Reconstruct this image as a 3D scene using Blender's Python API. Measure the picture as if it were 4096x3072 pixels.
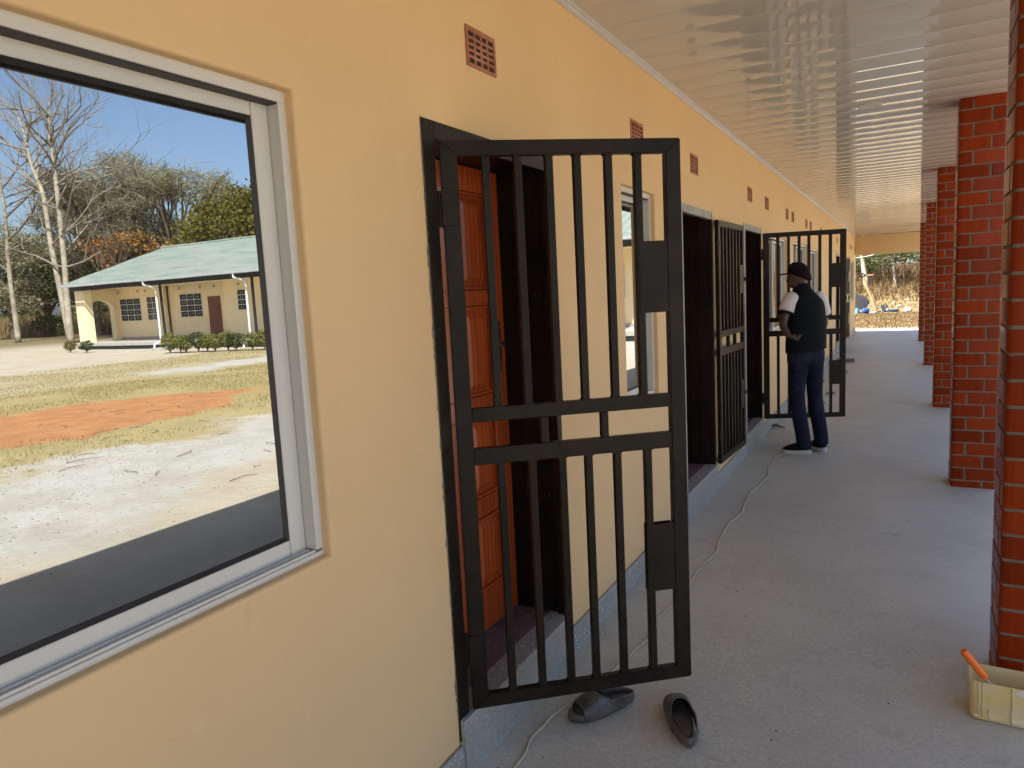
import bpy, bmesh, math, random
from mathutils import Vector, Matrix, Euler
import numpy as np

for o in list(bpy.data.objects): bpy.data.objects.remove(o)
SC = bpy.context.scene
COL = SC.collection
random.seed(7)
rng = np.random.default_rng(11)
PI = math.pi

# ------------------------------------------------------------------ camera, sky, sun, exposure
cam_d = bpy.data.cameras.new('camera')
cam = bpy.data.objects.new('camera', cam_d)
COL.objects.link(cam)
Rm = Matrix(((0.8782970656787829, 0.4754007949959427, -0.050875814856036566),
             (-0.013923378976837583, 0.1317959641361535, 0.9911790773393521),
             (0.4779125484206367, -0.8698413119383601, 0.12237519400370808))).transposed()
cam.matrix_world = Matrix.Translation((1.2534, 0, 1.57)) @ Rm.to_4x4()
cam_d.sensor_width = 36
cam_d.lens = 2868.58 / 4096 * 36
cam_d.clip_start = 0.05
cam_d.clip_end = 3000
SC.camera = cam

SUN_TO = Vector((-0.63, -0.62, 1.0)).normalized()
world = bpy.data.worlds.new('World')
SC.world = world
world.use_nodes = True
wn = world.node_tree
bg = wn.nodes['Background']
sky = wn.nodes.new('ShaderNodeTexSky')
sky.sky_type = 'NISHITA'
sky.sun_disc = False
sky.sun_elevation = math.asin(SUN_TO.z)
sky.sun_rotation = math.atan2(SUN_TO.x, SUN_TO.y)
sky.altitude = 1200
sky.air_density = 1.0
sky.dust_density = 6.5
sky.ozone_density = 1.5
wn.links.new(sky.outputs[0], bg.inputs[0])
bg.inputs[1].default_value = 0.09
sun_d = bpy.data.lights.new('sun', 'SUN')
sun_d.energy = 4.6
sun_d.angle = math.radians(0.5)
sun_d.color = (1.0, 0.94, 0.84)
sun = bpy.data.objects.new('sun', sun_d)
sun.rotation_euler = SUN_TO.to_track_quat('Z', 'Y').to_euler()
sun.location = (-20, -20, 40)
COL.objects.link(sun)

SC.view_settings.view_transform = 'Standard'
SC.view_settings.look = 'None'
SC.view_settings.gamma = 1
SC.view_settings.use_curve_mapping = False
SC.view_settings.exposure = 2.24
SC.render.engine = 'CYCLES'
SC.cycles.use_denoising = True
SC.cycles.max_bounces = 9
SC.cycles.diffuse_bounces = 5
SC.cycles.glossy_bounces = 4
SC.cycles.sample_clamp_indirect = 8
SC.cycles.caustics_reflective = False
SC.cycles.caustics_refractive = False

# ------------------------------------------------------------------ materials
MATS = {}
def newmat(name):
    m = bpy.data.materials.new(name); m.use_nodes = True
    MATS[name] = m
    return m, m.node_tree.nodes, m.node_tree.links, m.node_tree.nodes['Principled BSDF']

def setin(b, **k):
    for n, v in k.items():
        n = n.replace('_', ' ')
        if n in b.inputs: b.inputs[n].default_value = v

def mixcol(N, L, fac, a, b, blend='MIX'):
    m = N.new('ShaderNodeMix'); m.data_type = 'RGBA'; m.blend_type = blend
    for sock, v in ((m.inputs[0], fac), (m.inputs[6], a), (m.inputs[7], b)):
        if hasattr(v, 'is_output'): L.new(v, sock)
        elif isinstance(v, (int, float)): sock.default_value = v
        else: sock.default_value = (*v, 1)
    return m.outputs[2]

def noise(N, L, scale, detail=4, rough=.55, vec=None, dist=0):
    n = N.new('ShaderNodeTexNoise'); n.inputs['Scale'].default_value = scale
    n.inputs['Detail'].default_value = detail; n.inputs['Roughness'].default_value = rough
    n.inputs['Distortion'].default_value = dist
    if vec is not None: L.new(vec, n.inputs['Vector'])
    return n.outputs['Fac']

def ramp(N, L, fac, lo, hi):
    r = N.new('ShaderNodeMapRange'); r.interpolation_type = 'SMOOTHSTEP'
    r.inputs[1].default_value = lo; r.inputs[2].default_value = hi
    L.new(fac, r.inputs[0]); return r.outputs[0]

def objco(N, L, scale=(1, 1, 1), world=False):
    if world:
        g = N.new('ShaderNodeNewGeometry'); src = g.outputs['Position']
    else:
        t = N.new('ShaderNodeTexCoord'); src = t.outputs['Object']
    if scale == (1, 1, 1): return src
    mp = N.new('ShaderNodeMapping'); mp.inputs['Scale'].default_value = scale
    L.new(src, mp.inputs[0]); return mp.outputs[0]

def bump(N, L, b, height, strength, dist=.01):
    n = N.new('ShaderNodeBump'); n.inputs['Strength'].default_value = strength
    n.inputs['Distance'].default_value = dist
    L.new(height, n.inputs['Height']); L.new(n.outputs[0], b.inputs['Normal'])

def simple(name, c1, c2=None, scale=8, rough=.6, metal=0, bs=0, bscale=60, spec=.5, stretch=(1, 1, 1), world=False, vary=0, coat=0):
    m, N, L, b = newmat(name)
    v = objco(N, L, stretch, world)
    c2 = c2 or tuple(x * .8 for x in c1)
    f = ramp(N, L, noise(N, L, scale, 5, .6, v), .3, .7)
    col = mixcol(N, L, f, c1, c2)
    if vary:
        oi = N.new('ShaderNodeObjectInfo')
        hv = N.new('ShaderNodeHueSaturation')
        mr = N.new('ShaderNodeMapRange'); mr.inputs[3].default_value = 1 - vary; mr.inputs[4].default_value = 1 + vary
        L.new(oi.outputs['Random'], mr.inputs[0]); L.new(mr.outputs[0], hv.inputs['Value'])
        L.new(col, hv.inputs['Color']); col = hv.outputs[0]
    L.new(col, b.inputs['Base Color'])
    setin(b, Roughness=rough, Metallic=metal, Specular_IOR_Level=spec, Coat_Weight=coat)
    if bs: bump(N, L, b, noise(N, L, bscale, 3, .6, v), bs, .004)
    return m

# painted plaster wall
m, N, L, b = newmat('wall_paint')
v = objco(N, L, world=True)
f = ramp(N, L, noise(N, L, 1.3, 5, .6, v), .3, .75)
c = mixcol(N, L, f, (.70, .478, .250), (.665, .448, .237))
f2 = ramp(N, L, noise(N, L, 14, 4, .7, v), .55, .8)
c = mixcol(N, L, f2, c, (.70, .48, .268))
vs = objco(N, L, (1, 1.3, .8), True)
f3 = ramp(N, L, noise(N, L, 3.1, 7, .75, vs, .8), .62, .74)
c = mixcol(N, L, f3, c, (.62, .415, .21))
f4 = ramp(N, L, noise(N, L, 34, 3, .6, v), .74, .78)
c = mixcol(N, L, f4, c, (.56, .37, .18))
L.new(c, b.inputs['Base Color']); setin(b, Roughness=.62, Specular_IOR_Level=.3)
n1 = noise(N, L, 55, 4, .65, v); n2 = noise(N, L, 5, 3, .5, v)
ad = N.new('ShaderNodeMath'); ad.operation = 'MULTIPLY_ADD'; ad.inputs[1].default_value = 9
L.new(n2, ad.inputs[0]); L.new(n1, ad.inputs[2])
bump(N, L, b, ad.outputs[0], .2, .004)

# terrazzo / cement floor
def terrazzo(name, base, base2, chip, bst, dark=(.16, .15, .14), cs=110):
    m, N, L, b = newmat(name)
    v = objco(N, L, world=True)
    f = ramp(N, L, noise(N, L, 2.2, 6, .62, v), .3, .72)
    c = mixcol(N, L, f, base, base2)
    f = ramp(N, L, noise(N, L, 26, 5, .65, v), .45, .8)
    c = mixcol(N, L, f, c, tuple(x * .8 for x in base))
    vo = N.new('ShaderNodeTexVoronoi'); vo.inputs['Scale'].default_value = cs; L.new(v, vo.inputs['Vector'])
    sp = N.new('ShaderNodeSeparateColor'); L.new(vo.outputs['Color'], sp.inputs[0])
    g = ramp(N, L, sp.outputs[0], .82, .86)
    d = ramp(N, L, vo.outputs['Distance'], .55, .35)
    mu = N.new('ShaderNodeMath'); mu.operation = 'MULTIPLY'; L.new(g, mu.inputs[0]); L.new(d, mu.inputs[1])
    c = mixcol(N, L, mu.outputs[0], c, chip)
    g2 = ramp(N, L, sp.outputs[1], .94, .96)
    mu2 = N.new('ShaderNodeMath'); mu2.operation = 'MULTIPLY'; L.new(g2, mu2.inputs[0]); L.new(d, mu2.inputs[1])
    c = mixcol(N, L, mu2.outputs[0], c, dark)
    # long scuffs
    vs = objco(N, L, (1.1, 7, 1), True)
    f = ramp(N, L, noise(N, L, 2.4, 6, .7, vs, 1.2), .6, .78)
    c = mixcol(N, L, f, c, tuple(x * .66 for x in base))
    f = ramp(N, L, noise(N, L, 6.5, 7, .72, v, 1.5), .56, .72)
    c = mixcol(N, L, f, c, tuple(x * .72 for x in base2))
    f = ramp(N, L, noise(N, L, 60, 4, .7, v), .42, .7)
    c = mixcol(N, L, f, c, tuple(x * .86 for x in base2))
    vs2 = objco(N, L, (.5, .5, 1), True)
    f = ramp(N, L, noise(N, L, 1.6, 6, .7, vs2, .6), .45, .7)
    c = mixcol(N, L, f, c, tuple(min(1, x * 1.18) for x in base2))
    L.new(c, b.inputs['Base Color']); setin(b, Roughness=.55, Specular_IOR_Level=.4)
    bump(N, L, b, noise(N, L, 120, 3, .6, v), bst, .002)
    return m
terrazzo('floor_cement', (.525, .50, .425), (.43, .408, .35), (.60, .55, .48), .25, (.30, .27, .23), 190)
terrazzo('plinth_terrazzo', (.34, .325, .295), (.28, .27, .25), (.66, .66, .68), .6)
terrazzo('threshold_red', (.16, .105, .10), (.12, .08, .08), (.3, .24, .23), .3)

# glossy pvc ceiling board
m, N, L, b = newmat('pvc_board')
v = objco(N, L, (1, 1, 1), True)
c = mixcol(N, L, noise(N, L, 2, 3, .5, v), (.585, .56, .52), (.555, .53, .495))
L.new(c, b.inputs['Base Color']); setin(b, Roughness=.03, Specular_IOR_Level=.75)
vs = objco(N, L, (1.5, 5, 1), True)
bump(N, L, b, noise(N, L, 1.2, 1, .4, vs), .016, .02)

simple('cornice_white', (.50, .475, .47), (.45, .43, .43), 5, .35)
simple('aluminium', (.60, .575, .53), (.57, .545, .505), 3, .38, spec=.5, bs=.02, bscale=300)
simple('black_rubber', (.012, .010, .010), (.02, .016, .016), 20, .5)
simple('black_steel', (.010, .0072, .005), (.021, .0145, .0098), 5, .33, bs=.55, bscale=130, spec=.14)
simple('primer_grey', (.33, .34, .32), (.24, .24, .225), 6, .55, bs=.2, bscale=80)
simple('door_hardware', (.55, .53, .5), (.4, .38, .36), 6, .25, metal=1)
simple('vent_clay', (.30, .10, .055), (.42, .20, .12), 14, .8, bs=.3, bscale=90)
simple('vent_hole_shade', (.05, .018, .012), (.03, .012, .01), 10, .9)
simple('mortar', (.21, .165, .125), (.14, .11, .085), 30, .9, bs=.6, bscale=90)
m, N, L, b = newmat('glazed_brick')
v = objco(N, L, (60, 60, 2))
f = ramp(N, L, noise(N, L, 1, 4, .6, v), .3, .75)
c = mixcol(N, L, f, (.26, .034, .0055), (.20, .023, .0045))
oi = N.new('ShaderNodeObjectInfo'); hv = N.new('ShaderNodeHueSaturation')
mr = N.new('ShaderNodeMapRange'); mr.inputs[3].default_value = .74; mr.inputs[4].default_value = 1.18
L.new(oi.outputs['Random'], mr.inputs[0]); L.new(mr.outputs[0], hv.inputs['Value']); L.new(c, hv.inputs['Color'])
L.new(hv.outputs[0], b.inputs['Base Color']); setin(b, Roughness=.26, Specular_IOR_Level=.1)
bump(N, L, b, noise(N, L, 1, 3, .5, v), .12, .003)

# varnished wood with vertical grain
m, N, L, b = newmat('varnished_wood')
v = objco(N, L, (9, 9, .7), True)
w = N.new('ShaderNodeTexWave'); w.wave_type = 'BANDS'; w.bands_direction = 'Y'
w.inputs['Scale'].default_value = 1.1; w.inputs['Distortion'].default_value = 6; w.inputs['Detail'].default_value = 4
L.new(v, w.inputs['Vector'])
c = mixcol(N, L, w.outputs['Fac'], (.36, .064, .011), (.23, .037, .009))
f = ramp(N, L, noise(N, L, 5, 5, .6, v), .45, .8)
c = mixcol(N, L, f, c, (.20, .036, .011))
oi = N.new('ShaderNodeObjectInfo'); hv = N.new('ShaderNodeHueSaturation'); mr = N.new('ShaderNodeMapRange'); mr.inputs[3].default_value = .78; mr.inputs[4].default_value = 1.25
L.new(oi.outputs['Random'], mr.inputs[0]); L.new(mr.outputs[0], hv.inputs['Value']); L.new(c, hv.inputs['Color']); c = hv.outputs[0]
L.new(c, b.inputs['Base Color']); setin(b, Roughness=.3, Coat_Weight=.12, Specular_IOR_Level=.3)
simple('far_door_wood', (.21, .055, .02), (.10, .028, .012), 3, .35, stretch=(6, 6, .6))

# reflective solar glass: a coated pane, tinted mirror
m, N, L, b = newmat('reflective_glass')
v = objco(N, L, world=True)
f = ramp(N, L, noise(N, L, 3.5, 5, .65, v), .5, .85)
c = mixcol(N, L, f, (.305, .325, .335), (.295, .31, .317))
L.new(c, b.inputs['Base Color']); setin(b, Metallic=1.0, Roughness=0.0)
bump(N, L, b, noise(N, L, 5, 2, .5, v), .012, .004)
df = N.new('ShaderNodeBsdfDiffuse'); df.inputs[0].default_value = (.45, .44, .42, 1)          # a film of dust and wipe marks
vs = objco(N, L, (1, 9, 2), True)
f = ramp(N, L, noise(N, L, 1.5, 6, .7, vs), .45, .8)
f2 = ramp(N, L, noise(N, L, 9, 6, .75, v), .55, .8)
mm = N.new('ShaderNodeMath'); mm.operation = 'MULTIPLY_ADD'; mm.inputs[1].default_value = .05; mm.inputs[2].default_value = .02
L.new(f, mm.inputs[0]); m3_ = N.new('ShaderNodeMath'); m3_.operation = 'MULTIPLY_ADD'; m3_.inputs[1].default_value = .04
L.new(f2, m3_.inputs[0]); L.new(mm.outputs[0], m3_.inputs[2])
ms = N.new('ShaderNodeMixShader'); L.new(m3_.outputs[0], ms.inputs[0]); L.new(b.outputs[0], ms.inputs[1]); L.new(df.outputs[0], ms.inputs[2])
L.new(ms.outputs[0], N['Material Output'].inputs[0])
b.inputs['Specular Tint'].default_value = (1, 1, 1, 1)
simple('dark_glass', (.02, .022, .022), (.03, .03, .03), 2, .08)

simple('bucket_plastic', (.72, .53, .19), (.76, .64, .40), 7, .42, bs=.1, bscale=30)
mb = MATS['bucket_plastic']; mb.node_tree.nodes['Principled BSDF'].inputs['Subsurface Weight'].default_value = .25
mb.node_tree.nodes['Principled BSDF'].inputs['Subsurface Radius'].default_value = (.02, .012, .004)
simple('paint_drip', (.72, .66, .55), (.66, .6, .48), 20, .6)
simple('orange_plastic', (.85, .17, .012), (.78, .13, .01), 9, .35)
simple('steel_wire', (.5, .5, .5), None, 9, .3, metal=1)
simple('bristle', (.10, .07, .04), (.06, .04, .03), 40, .9)
simple('sandal_rubber', (.045, .037, .030), (.13, .105, .085), 16, .42, bs=.35, bscale=60)
simple('sandal_lining', (.012, .011, .011), (.03, .028, .026), 30, .8)
simple('cord', (.56, .48, .36), (.44, .37, .27), 60, .85)
simple('dead_leaf', (.30, .17, .07), (.18, .10, .04), 12, .7)
simple('stone_grey', (.25, .24, .22), (.15, .14, .13), 10, .9, bs=.5, bscale=12)
simple('light_ring', (.7, .69, .66), None, 4, .3)
simple('light_lens', (.75, .74, .70), None, 4, .5)
# person
simple('skin', (.075, .033, .018), (.055, .024, .013), 8, .45)
simple('vest_cloth', (.007, .009, .012), (.010, .013, .017), 9, .8, bs=.4, bscale=14, spec=.1)
simple('shirt_cloth', (.68, .62, .62), (.6, .55, .56), 9, .85, bs=.3, bscale=14)
simple('cap_cloth', (.008, .007, .008), (.011, .010, .011), 20, .85, spec=.1)
m, N, L, b = newmat('denim')
v = objco(N, L)
f = ramp(N, L, noise(N, L, 5.5, 5, .6, v), .45, .75)
c = mixcol(N, L, f, (.011, .0125, .028), (.028, .034, .06))
L.new(c, b.inputs['Base Color']); setin(b, Roughness=.85, Specular_IOR_Level=.12)
bump(N, L, b, noise(N, L, 16, 4, .6, v), .5, .02)
simple('shoe_black', (.009, .009, .010), None, 20, .7, spec=.1)
simple('shoe_sole', (.58, .54, .47), (.46, .43, .37), 20, .7)
simple('lens', (.5, .55, .4), None, 4, .05)
# far house
simple('house_paint', (.86, .72, .47), (.80, .66, .42), 2, .8)
simple('house_concrete', (.42, .40, .36), (.35, .33, .30), 3, .85)
simple('house_black', (.012, .012, .013), (.02, .02, .02), 3, .6)
simple('gutter_white', (.80, .82, .84), (.74, .76, .78), 3, .4)
simple('gutter_shade', (.40, .43, .44), (.34, .36, .37), 3, .4)  # darker copy of the gutter white, with the eave shade in its colour
simple('steel_white', (.62, .63, .61), None, 4, .5)
m, N, L, b = newmat('green_roof')
v = objco(N, L, world=True)
vs = objco(N, L, (.35, 1.6, 1.6), True)
f = ramp(N, L, noise(N, L, 1.4, 6, .65, vs), .3, .62)
c = mixcol(N, L, f, (.155, .225, .185), (.275, .29, .25))
f = ramp(N, L, noise(N, L, 2.2, 6, .7, vs), .6, .75)
c = mixcol(N, L, f, c, (.09, .125, .10))
L.new(c, b.inputs['Base Color']); setin(b, Roughness=.45, Metallic=0)
simple('our_roof', (.16, .28, .23), None, 3, .5)
# vegetation
def leafmat(name, c1, c2, c3):
    m, N, L, b = newmat(name)
    v = objco(N, L, world=True)
    f = ramp(N, L, noise(N, L, 1.1, 3, .6, v), .3, .7)
    c = mixcol(N, L, f, c1, c2)
    f = ramp(N, L, noise(N, L, 7, 3, .7, v), .5, .75)
    c = mixcol(N, L, f, c, c3)
    L.new(c, b.inputs['Base Color']); setin(b, Roughness=.6, Specular_IOR_Level=.3)
    tr = N.new('ShaderNodeBsdfTranslucent'); L.new(c, tr.inputs[0])
    ms = N.new('ShaderNodeMixShader'); ms.inputs[0].default_value = .38
    L.new(b.outputs[0], ms.inputs[1]); L.new(tr.outputs[0], ms.inputs[2])
    L.new(ms.outputs[0], N['Material Output'].inputs[0])
    return m
leafmat('leaf_olive', (.25, .245, .13), (.31, .29, .175), (.19, .20, .075))
leafmat('leaf_green', (.11, .105, .016), (.15, .13, .02), (.28, .17, .03))
leafmat('leaf_hedge', (.15, .17, .035), (.20, .20, .05), (.10, .12, .025))
leafmat('leaf_dark', (.075, .095, .03), (.11, .12, .045), (.15, .14, .06))
leafmat('leaf_orange', (.52, .24, .05), (.42, .20, .05), (.2, .15, .04))
leafmat('leaf_bright', (.06, .08, .018), (.04, .06, .015), (.12, .12, .035))
leafmat('dry_straw', (.15, .095, .042), (.115, .072, .032), (.19, .13, .062))
leafmat('turf_straw', (.38, .30, .125), (.29, .245, .10), (.24, .235, .08))
leafmat('tall_straw', (.30, .21, .10), (.36, .26, .13), (.22, .15, .07))
simple('bark_white', (.40, .355, .28), (.24, .20, .145), 2.5, .9, bs=.5, bscale=8, world=True)
simple('bark_brown', (.13, .09, .06), (.20, .145, .10), 3, .95, bs=.6, bscale=10, world=True)
simple('bark_twig', (.27, .235, .19), (.18, .15, .115), 3, .95, world=True)
simple('pole_wood', (.36, .22, .11), (.26, .15, .08), 3, .9, bs=.5, bscale=14, world=True)
simple('black_sheet', (.012, .011, .013), (.03, .028, .03), 2, .5, bs=.6, bscale=5)
simple('blue_plastic', (.02, .09, .36), (.015, .06, .25), 5, .4)
simple('teal_plastic', (.10, .38, .40), None, 5, .4)
simple('grey_plastic', (.22, .24, .26), (.17, .19, .21), 5, .5)
simple('basin_blue', (.10, .16, .24), (.07, .11, .18), 5, .5)
simple('white_sack', (.32, .30, .27), (.2, .185, .16), 6, .9)
simple('pale_rock', (.22, .195, .16), (.13, .115, .09), 4, .95, bs=.7, bscale=6)
simple('wire_white', (.6, .58, .55), None, 4, .6)

# courtyard ground
m, N, L, b = newmat('courtyard_ground')
geo = N.new('ShaderNodeNewGeometry'); P = geo.outputs['Position']
sx = N.new('ShaderNodeSeparateXYZ'); L.new(P, sx.inputs[0])
X, Y = sx.outputs[0], sx.outputs[1]
def math_(op, a, b_=None, c_=None):
    n = N.new('ShaderNodeMath'); n.operation = op
    for s, v in zip(n.inputs, (a, b_, c_)):
        if v is None: continue
        if hasattr(v, 'is_output'): L.new(v, s)
        else: s.default_value = v
    return n.outputs[0]
nA = math_('SUBTRACT', noise(N, L, .45, 5, .6, P), .5)
nB = math_('SUBTRACT', noise(N, L, 2.0, 5, .65, P), .5)
wob = math_('MULTIPLY_ADD', nB, 1.6, math_('MULTIPLY', nA, 5.0))
Xw = math_('ADD', X, wob)
Yw = math_('MULTIPLY_ADD', nA, -4, Y)
def band(lo, hi, soft=.5):
    a = ramp(N, L, Xw, lo - soft, lo + soft); c_ = ramp(N, L, Xw, hi + soft, hi - soft)
    return math_('MULTIPLY', a, c_)
sand = mixcol(N, L, ramp(N, L, noise(N, L, 1.1, 6, .65, P), .3, .7), (.47, .41, .32), (.40, .335, .25))
white = mixcol(N, L, ramp(N, L, noise(N, L, 1.7, 7, .7, P), .35, .7), (.455, .435, .39), (.37, .34, .29))
grass = mixcol(N, L, ramp(N, L, noise(N, L, 1.6, 6, .7, P), .35, .7), (.36, .275, .11), (.27, .22, .09))
earth = mixcol(N, L, ramp(N, L, noise(N, L, 2.6, 6, .7, P), .3, .7), (.45, .215, .092), (.35, .155, .065))
col = sand
col = mixcol(N, L, band(5.2, 8.4), col, white)
col = mixcol(N, L, math_('MULTIPLY', band(8.6, 18.8), .85), col, grass)
tr_ = math_('MULTIPLY', band(18.0, 20.6, .6), ramp(N, L, Yw, 13, 16))
col = mixcol(N, L, math_('MULTIPLY', band(18.8, 26, 1.0), .6), col, grass)
col = mixcol(N, L, tr_, col, white)
ex = math_('DIVIDE', math_('SUBTRACT', Xw, 12.3), 2.1)
ey = math_('DIVIDE', math_('SUBTRACT', Yw, 7.6), 3.9)
ell = math_('SQRT', math_('ADD', math_('MULTIPLY', ex, ex), math_('MULTIPLY', ey, ey)))
col = mixcol(N, L, ramp(N, L, ell, 1.08, .9), col, earth)
far = ramp(N, L, X, 45, 60)
col = mixcol(N, L, far, col, (.20, .155, .085))
# beyond the end of the building: straw on sand
endm = math_('MULTIPLY', ramp(N, L, Y, 29.2, 30.6), ramp(N, L, X, 12, 8))
straw = mixcol(N, L, ramp(N, L, noise(N, L, 1.2, 6, .7, P), .3, .65), (.20, .15, .072), (.15, .108, .05))
col = mixcol(N, L, endm, col, straw)
# gravel specks and stains
vo = N.new('ShaderNodeTexVoronoi'); vo.inputs['Scale'].default_value = 9; L.new(P, vo.inputs['Vector'])
spk = math_('MULTIPLY', ramp(N, L, vo.outputs['Distance'], .22, .1), ramp(N, L, noise(N, L, .8, 4, .6, P), .5, .62))
col = mixcol(N, L, math_('MULTIPLY', spk, .35), col, (.20, .17, .13))
vo2 = N.new('ShaderNodeTexVoronoi'); vo2.inputs['Scale'].default_value = 23; L.new(P, vo2.inputs['Vector'])
spk2 = math_('MULTIPLY', ramp(N, L, vo2.outputs['Distance'], .3, .12), ramp(N, L, noise(N, L, 1.3, 4, .6, P), .5, .7))
col = mixcol(N, L, math_('MULTIPLY', spk2, .4), col, (.24, .21, .17))
L.new(col, b.inputs['Base Color']); setin(b, Roughness=.95, Specular_IOR_Level=.1)
bump(N, L, b, noise(N, L, 7, 7, .75, P), .6, .05)

# ------------------------------------------------------------------ mesh helpers
def M(n): return MATS[n]
def tag(o, label=None, cat=None, group=None, kind=None):
    if label: o['label'] = label
    if cat: o['category'] = cat
    if group: o['group'] = group
    if kind: o['kind'] = kind
    return o
def empty(name, loc=(0, 0, 0), rz=0, **k):
    o = bpy.data.objects.new(name, None); COL.objects.link(o)
    o.empty_display_size = .1
    o.location = loc; o.rotation_euler = (0, 0, rz)
    return tag(o, **k)
def link_mesh(name, me, mats, parent=None, loc=None, rot=None, **k):
    for mm in (mats if isinstance(mats, (list, tuple)) else [mats]):
        if len(me.materials) < (len(mats) if isinstance(mats, (list, tuple)) else 1): me.materials.append(M(mm))
    o = bpy.data.objects.new(name, me); COL.objects.link(o)
    if parent: o.parent = parent
    if loc: o.location = loc
    if rot: o.rotation_euler = rot
    return tag(o, **k)
def fin(name, bm, mats, parent=None, smooth=False, loc=None, rot=None, autosmooth=None, **k):
    me = bpy.data.meshes.new(name); bm.to_mesh(me); bm.free()
    if smooth:
        for p in me.polygons: p.use_smooth = True
        if autosmooth:
            try: me.set_sharp_from_angle(angle=autosmooth)
            except Exception: pass
    return link_mesh(name, me, mats, parent, loc, rot, **k)
def copy_tree(o, parent=None):
    c = o.copy(); COL.objects.link(c)
    if parent: c.parent = parent
    for ch in list(o.children): copy_tree(ch, c)
    return c
def box(bm, lo, hi, bev=0, seg=1, mi=0):
    lo, hi = Vector(lo), Vector(hi)
    vs = [bm.verts.new((x, y, z)) for x in (lo.x, hi.x) for y in (lo.y, hi.y) for z in (lo.z, hi.z)]
    F = [(0, 1, 3, 2), (4, 6, 7, 5), (0, 4, 5, 1), (2, 3, 7, 6), (0, 2, 6, 4), (1, 5, 7, 3)]
    fs = [bm.faces.new([vs[i] for i in f]) for f in F]
    for f in fs: f.material_index = mi
    if bev:
        es = list({e for f in fs for e in f.edges})
        bmesh.ops.bevel(bm, geom=es, offset=bev, segments=seg, affect='EDGES', profile=.6)
    return fs
def prism(bm, poly, axis_vec, mi=0):
    """extrude a closed polygon of 3-D points along axis_vec"""
    a = [bm.verts.new(p) for p in poly]; d = Vector(axis_vec)
    b_ = [bm.verts.new(Vector(p) + d) for p in poly]
    n = len(a)
    fs = [bm.faces.new([a[i], a[(i + 1) % n], b_[(i + 1) % n], b_[i]]) for i in range(n)]
    fs += [bm.faces.new(a[::-1]), bm.faces.new(b_)]
    for f in fs: f.material_index = mi
    bmesh.ops.recalc_face_normals(bm, faces=fs)
    return fs
def tube(bm, pts, rad, n=8, flat=1.0, cap=True, up=(0, 0, 1), mi=0):
    pts = [Vector(p) for p in pts]
    rad = rad if isinstance(rad, (list, tuple)) else [rad] * len(pts)
    rings = []
    prev = None
    for i, p in enumerate(pts):
        t = (pts[min(i + 1, len(pts) - 1)] - pts[max(i - 1, 0)]).normalized()
        if prev is None:
            a = Vector(up).cross(t)
            if a.length < .05: a = Vector((1, 0, 0)).cross(t)
            a.normalize()
        else:
            a = (prev - t * prev.dot(t)).normalized()
        prev = a
        b_ = t.cross(a)
        r = rad[i]
        ra, rb = r if isinstance(r, tuple) else (r, r * flat)
        rings.append([bm.verts.new(p + a * (ra * math.cos(2 * PI * k / n)) + b_ * (rb * math.sin(2 * PI * k / n))) for k in range(n)])
    fs = []
    for A, B in zip(rings, rings[1:]):
        for k in range(n):
            fs.append(bm.faces.new([A[k], A[(k + 1) % n], B[(k + 1) % n], B[k]]))
    if cap:
        fs.append(bm.faces.new(rings[0][::-1])); fs.append(bm.faces.new(rings[-1]))
    for f in fs: f.material_index = mi
    return rings
def loft(bm, rings, cap0=True, cap1=True, mi=0):
    R = [[bm.verts.new(p) for p in r] for r in rings]
    n = len(R[0]); fs = []
    for A, B in zip(R, R[1:]):
        for k in range(n): fs.append(bm.faces.new([A[k], A[(k + 1) % n], B[(k + 1) % n], B[k]]))
    if cap0: fs.append(bm.faces.new(R[0][::-1]))
    if cap1: fs.append(bm.faces.new(R[-1]))
    for f in fs: f.material_index = mi
    return R
def smooth_path(pts, k=6):
    """Catmull-Rom through the points"""
    P_ = [Vector(p) for p in pts]; out = []
    for i in range(len(P_) - 1):
        p0, p1, p2, p3 = P_[max(i - 1, 0)], P_[i], P_[i + 1], P_[min(i + 2, len(P_) - 1)]
        for j in range(k):
            t = j / k
            out.append(.5 * ((2 * p1) + (p2 - p0) * t + (2 * p0 - 5 * p1 + 4 * p2 - p3) * t * t + (3 * p1 - p0 - 3 * p2 + p3) * t ** 3))
    out.append(P_[-1]); return out
def quads_mesh(name, C, U, V, mat, parent=None, tri=False, **k):
    """many leaf cards: centres C, half-axes U, V (numpy n x 3)"""
    n = len(C)
    if tri:
        co = np.stack([C - U, C + U, C + V], 1).reshape(-1, 3); w = 3
    else:
        co = np.stack([C - U, C - V * .55 + U * .1, C + U, C + V * .55 + U * .1], 1).reshape(-1, 3); w = 4
    me = bpy.data.meshes.new(name)
    me.vertices.add(len(co)); me.vertices.foreach_set('co', co.astype(np.float32).ravel())
    me.loops.add(n * w); me.loops.foreach_set('vertex_index', np.arange(n * w, dtype=np.int32))
    me.polygons.add(n); me.polygons.foreach_set('loop_start', np.arange(0, n * w, w, dtype=np.int32))
    me.update(calc_edges=True); me.validate()
    return link_mesh(name, me, mat, parent, **k)
def rand_axes(n, size, horiz=0.0):
    U = rng.normal(size=(n, 3)); U[:, 2] *= (1 - horiz); U /= np.linalg.norm(U, axis=1)[:, None]
    W = rng.normal(size=(n, 3)); W[:, 2] *= (1 - horiz)
    V = W - (W * U).sum(1)[:, None] * U; V /= np.linalg.norm(V, axis=1)[:, None]
    s = size * rng.uniform(.6, 1.3, n)[:, None]
    return U * s, V * s

# ------------------------------------------------------------------ layout numbers (metres)
GZ = -0.30                        # courtyard level; veranda floor is z = 0
H_CEIL = 2.767
Y0, Y1 = -16.0, 23.59              # the building's ends; unseen near one drawn out to darken reflections
WALL_B = -0.25                    # depth of the reveals
XC = 1.577                        # column line
EAVE_X = 2.22

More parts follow.
